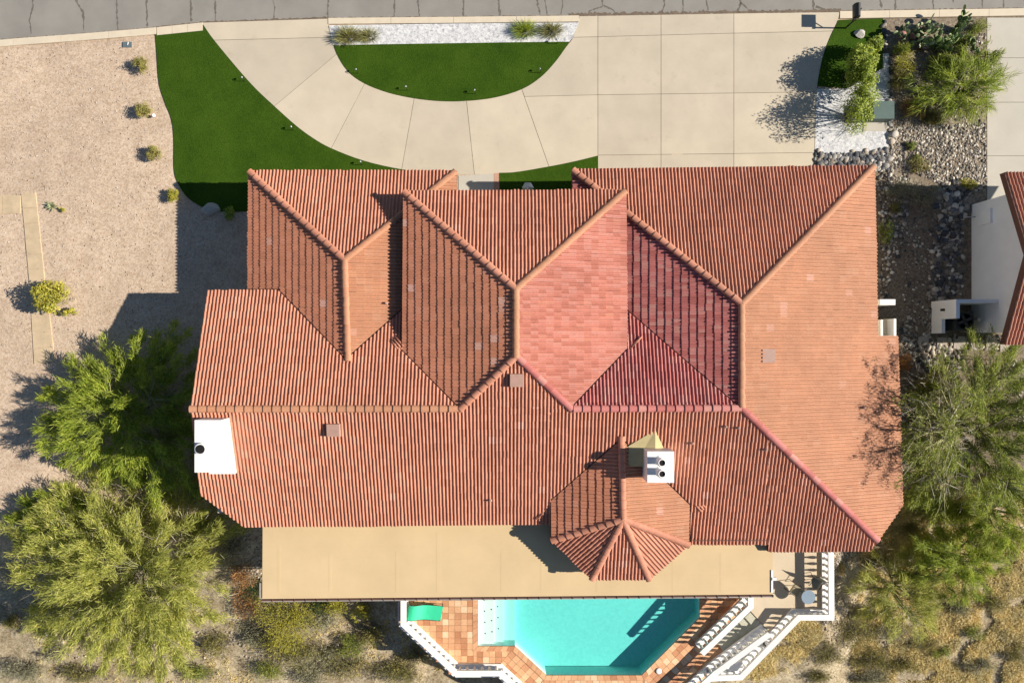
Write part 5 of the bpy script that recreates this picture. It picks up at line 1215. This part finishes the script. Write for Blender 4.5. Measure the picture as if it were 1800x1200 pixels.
# hillside brush
BR = [(500, 1088, 1.7, 1.4, 1.4, 'yellow_leaf'), (590, 1065, .7, .6, .8, 'yellow_leaf'), (500, 1140, 1.6, 1.0, .9, 'olive_leaf'), (560, 1090, 1.2, .6, .7, 'sage_leaf'), (640, 1075, .6, .5, .8, 'yellow_leaf'), (600, 1165, 1.6, .7, .6, 'olive_leaf'), (700, 1180, 1.4, .6, .6, 'olive_leaf'),
      (430, 1060, .8, .7, .6, 'rust_leaf'), (440, 1110, .7, .6, .6, 'sage_leaf'), (40, 1180, 1.6, .8, 1.0, 'sage_leaf'), (150, 1185, 1.6, .6, .8, 'olive_leaf'), (260, 1180, 1.4, .5, .6, 'olive_leaf'), (350, 1185, 1.2, .5, .6, 'mesquite_leaf'), (30, 1010, .9, .8, .9, 'sage_leaf'), (50, 960, .9, .6, .8, 'olive_leaf'), (400, 960, .9, .8, .9, 'sage_leaf'), (420, 1010, .8, .6, .7, 'rust_leaf'),
      (1500, 1110, 1.6, 1.0, .8, 'olive_leaf'), (1540, 1160, 1.5, .9, .8, 'olive_leaf'), (1570, 1110, 1.2, .8, .8, 'sage_leaf'), (1460, 1150, 1.1, .8, .6, 'olive_leaf'), (1530, 1190, 1.6, .6, .7, 'sage_leaf'), (1625, 1130, .9, .7, .6, 'olive_leaf'), (1690, 1070, .8, .6, .6, 'sage_leaf'), (1715, 1110, .7, .5, .5, 'mesquite_leaf'), (1655, 1145, .6, .4, .5, 'mesquite_leaf'), (1750, 1060, .8, .7, .6, 'olive_leaf'), (1780, 950, .8, .6, .5, 'olive_leaf'), (1720, 1170, 1.0, .6, .6, 'sage_leaf'), (1790, 1150, .8, .7, .6, 'olive_leaf'), (1600, 930, .7, .5, .5, 'olive_leaf'), (1545, 985, .8, .5, .6, 'olive_leaf'), (1440, 1190, .9, .5, .5, 'olive_leaf'), (1715, 1005, .5, .5, .5, 'dark_leaf'), (1480, 1000, .25, .5, .35, 'dry_grass'), (1510, 1075, .9, .6, .8, 'olive_leaf'), (1590, 1165, 1.0, .7, .7, 'olive_leaf'), (1625, 1045, .8, .6, .6, 'olive_leaf'), (560, 1150, .9, .6, .6, 'sage_leaf'), (650, 1110, .8, .6, .6, 'olive_leaf'), (470, 1178, .9, .5, .6, 'mesquite_leaf'), (545, 1185, 1.0, .5, .6, 'sage_leaf'), (620, 1135, .8, .5, .6, 'mesquite_leaf'), (735, 1150, .6, .5, .5, 'olive_leaf'), (385, 1130, .8, .6, .6, 'olive_leaf'), (95, 1150, .9, .6, .7, 'sage_leaf'), (18, 1095, .6, .6, .6, 'olive_leaf'), (450, 1035, .7, .6, .7, 'dark_leaf'), (560, 1062, .8, .5, .7, 'dark_leaf')]
BL = ['wide yellow bush just below the patio cover left end', 'yellow bush peeking out below the patio cover gutter', 'olive brush under the wide yellow bush', 'grey dry brush right of the wide yellow bush', 'yellow bush nearest the terrace wall below the gutter', 'olive brush left of the terrace corner on the bottom slope', 'olive brush at the bottom edge below the terrace corner',
      'rust brown brush right of the big palo verde', 'grey brush at the right foot of the big palo verde', 'grey-green brush in the bottom left corner', 'olive brush on the bottom edge right of the corner brush', 'olive brush on the bottom edge under the big palo verde', 'green brush on the bottom edge right of the big palo verde', 'grey-green brush at the left edge beside the big palo verde', 'olive brush at the left edge above the grey-green one', 'grey brush in shade below the cut roof corner', 'rust brown brush in the shade beside the patio cover end',
      'olive brush right of the deck corner', 'olive brush in the middle of the brushy slope below the deck', 'grey-green brush under the pale slope palo verde', 'olive brush below the slanting outer balustrade', 'grey bare brush at the bottom edge below the deck', 'olive brush right of the pale rock on the slope', 'grey brush in the dry grass beside the pale rock', 'green low bush in the dry grass with dark shadow', 'green bush in the dry grass near the bottom', 'olive brush at right under the slope palo verde', 'olive brush on the right edge below the mesquite', 'grey brush at the bottom of the dry grass', 'olive brush in the bottom right corner', 'olive brush beside the small white rock', 'olive brush touching the cut roof corner cobbles', 'olive brush on the bottom edge below the outer balustrade', 'small dark green bush in the dry grass at right', 'straw coloured tuft among cobbles beside the deck', 'olive brush just below the cobbles beside the deck rail', 'olive brush between bare soil patches near the bottom', 'olive brush under the green slope palo verde', 'grey dry brush between two olive ones on the bottom slope', 'olive brush close to the terrace wall shadow', 'green brush on the bottom edge under the wide yellow bush', 'grey brush on the bottom edge left of centre slope', 'green brush in the middle of the slope below the gutter', 'olive brush right beside the terrace retaining wall', 'olive brush beyond the lower right of the big palo verde', 'grey brush above the bottom left corner brush', 'small olive brush at the left edge near the bottom', 'dark green bush beside the patio cover downpipe', 'dark green bush between the two yellow ones below the gutter']
for i, (px, py, rx, ry, h, mat) in enumerate(BR):
    if 370 < px < 780: rx, ry, h = rx * 1.3, ry * 1.35, h * 1.25
    shrub(px, py, rx, ry, h, BL[i], mat, 'desert_brush', 'bush', 'desert brush on the slopes', n=int(1100 * rx * ry + 300), leaf=(.02, .045), lobes=int(8 + 6 * rx), style='strand', twig=int(220 * rx), seed=i)
# dry grass as one mass
def grass_mass(name, areas, mat):
    P0, D, LN, WD = [], [], [], []
    for poly, n, h in areas:
        pg = [XY(*p) for p in poly]; xs = [p[0] for p in pg]; ys = [p[1] for p in pg]
        for _ in range(n):
            x, y = rnd.uniform(min(xs), max(xs)), rnd.uniform(min(ys), max(ys))
            if not inpoly(x, y, pg) or mnoise.noise(Vector((x * .9, y * .9, 5))) < -.18: continue
            z = tz(x, y); m_ = 14; a = rng.uniform(0, 6.28, m_); p = np.tile([x, y, z], (m_, 1)) + rng.normal(size=(m_, 3)) * np.array([.05, .05, 0]); D.append(np.stack([np.cos(a) * .7, np.sin(a) * .7, rng.uniform(.3, 1.1, m_)], 1)); P0.append(p); LN.append(rng.uniform(.4, 1.2, m_) * h); WD.append(rng.uniform(.012, .03, m_))
    v_, f_ = strand_arrays(np.concatenate(P0), np.concatenate(D), np.concatenate(LN), np.concatenate(WD), .3); return tag(put(name, fast_mesh(name, v_, f_, mat)), kind='stuff')
grass_mass('dry_grass', [([(1600, 900), (1900, 880), (1900, 1300), (1560, 1300), (1560, 1150)], 15000, .36), ([(1400, 1110), (1470, 1090), (1500, 1200), (1320, 1260), (1360, 1160)], 2000, .36), ([(560, 1120), (640, 1110), (780, 1180), (780, 1230), (440, 1240), (440, 1150)], 350, .25), ([(0, 1060), (440, 1120), (440, 1260), (0, 1260)], 450, .25), ([(1560, 880), (1640, 880), (1640, 1100), (1560, 1100)], 700, .22)], 'dry_grass')
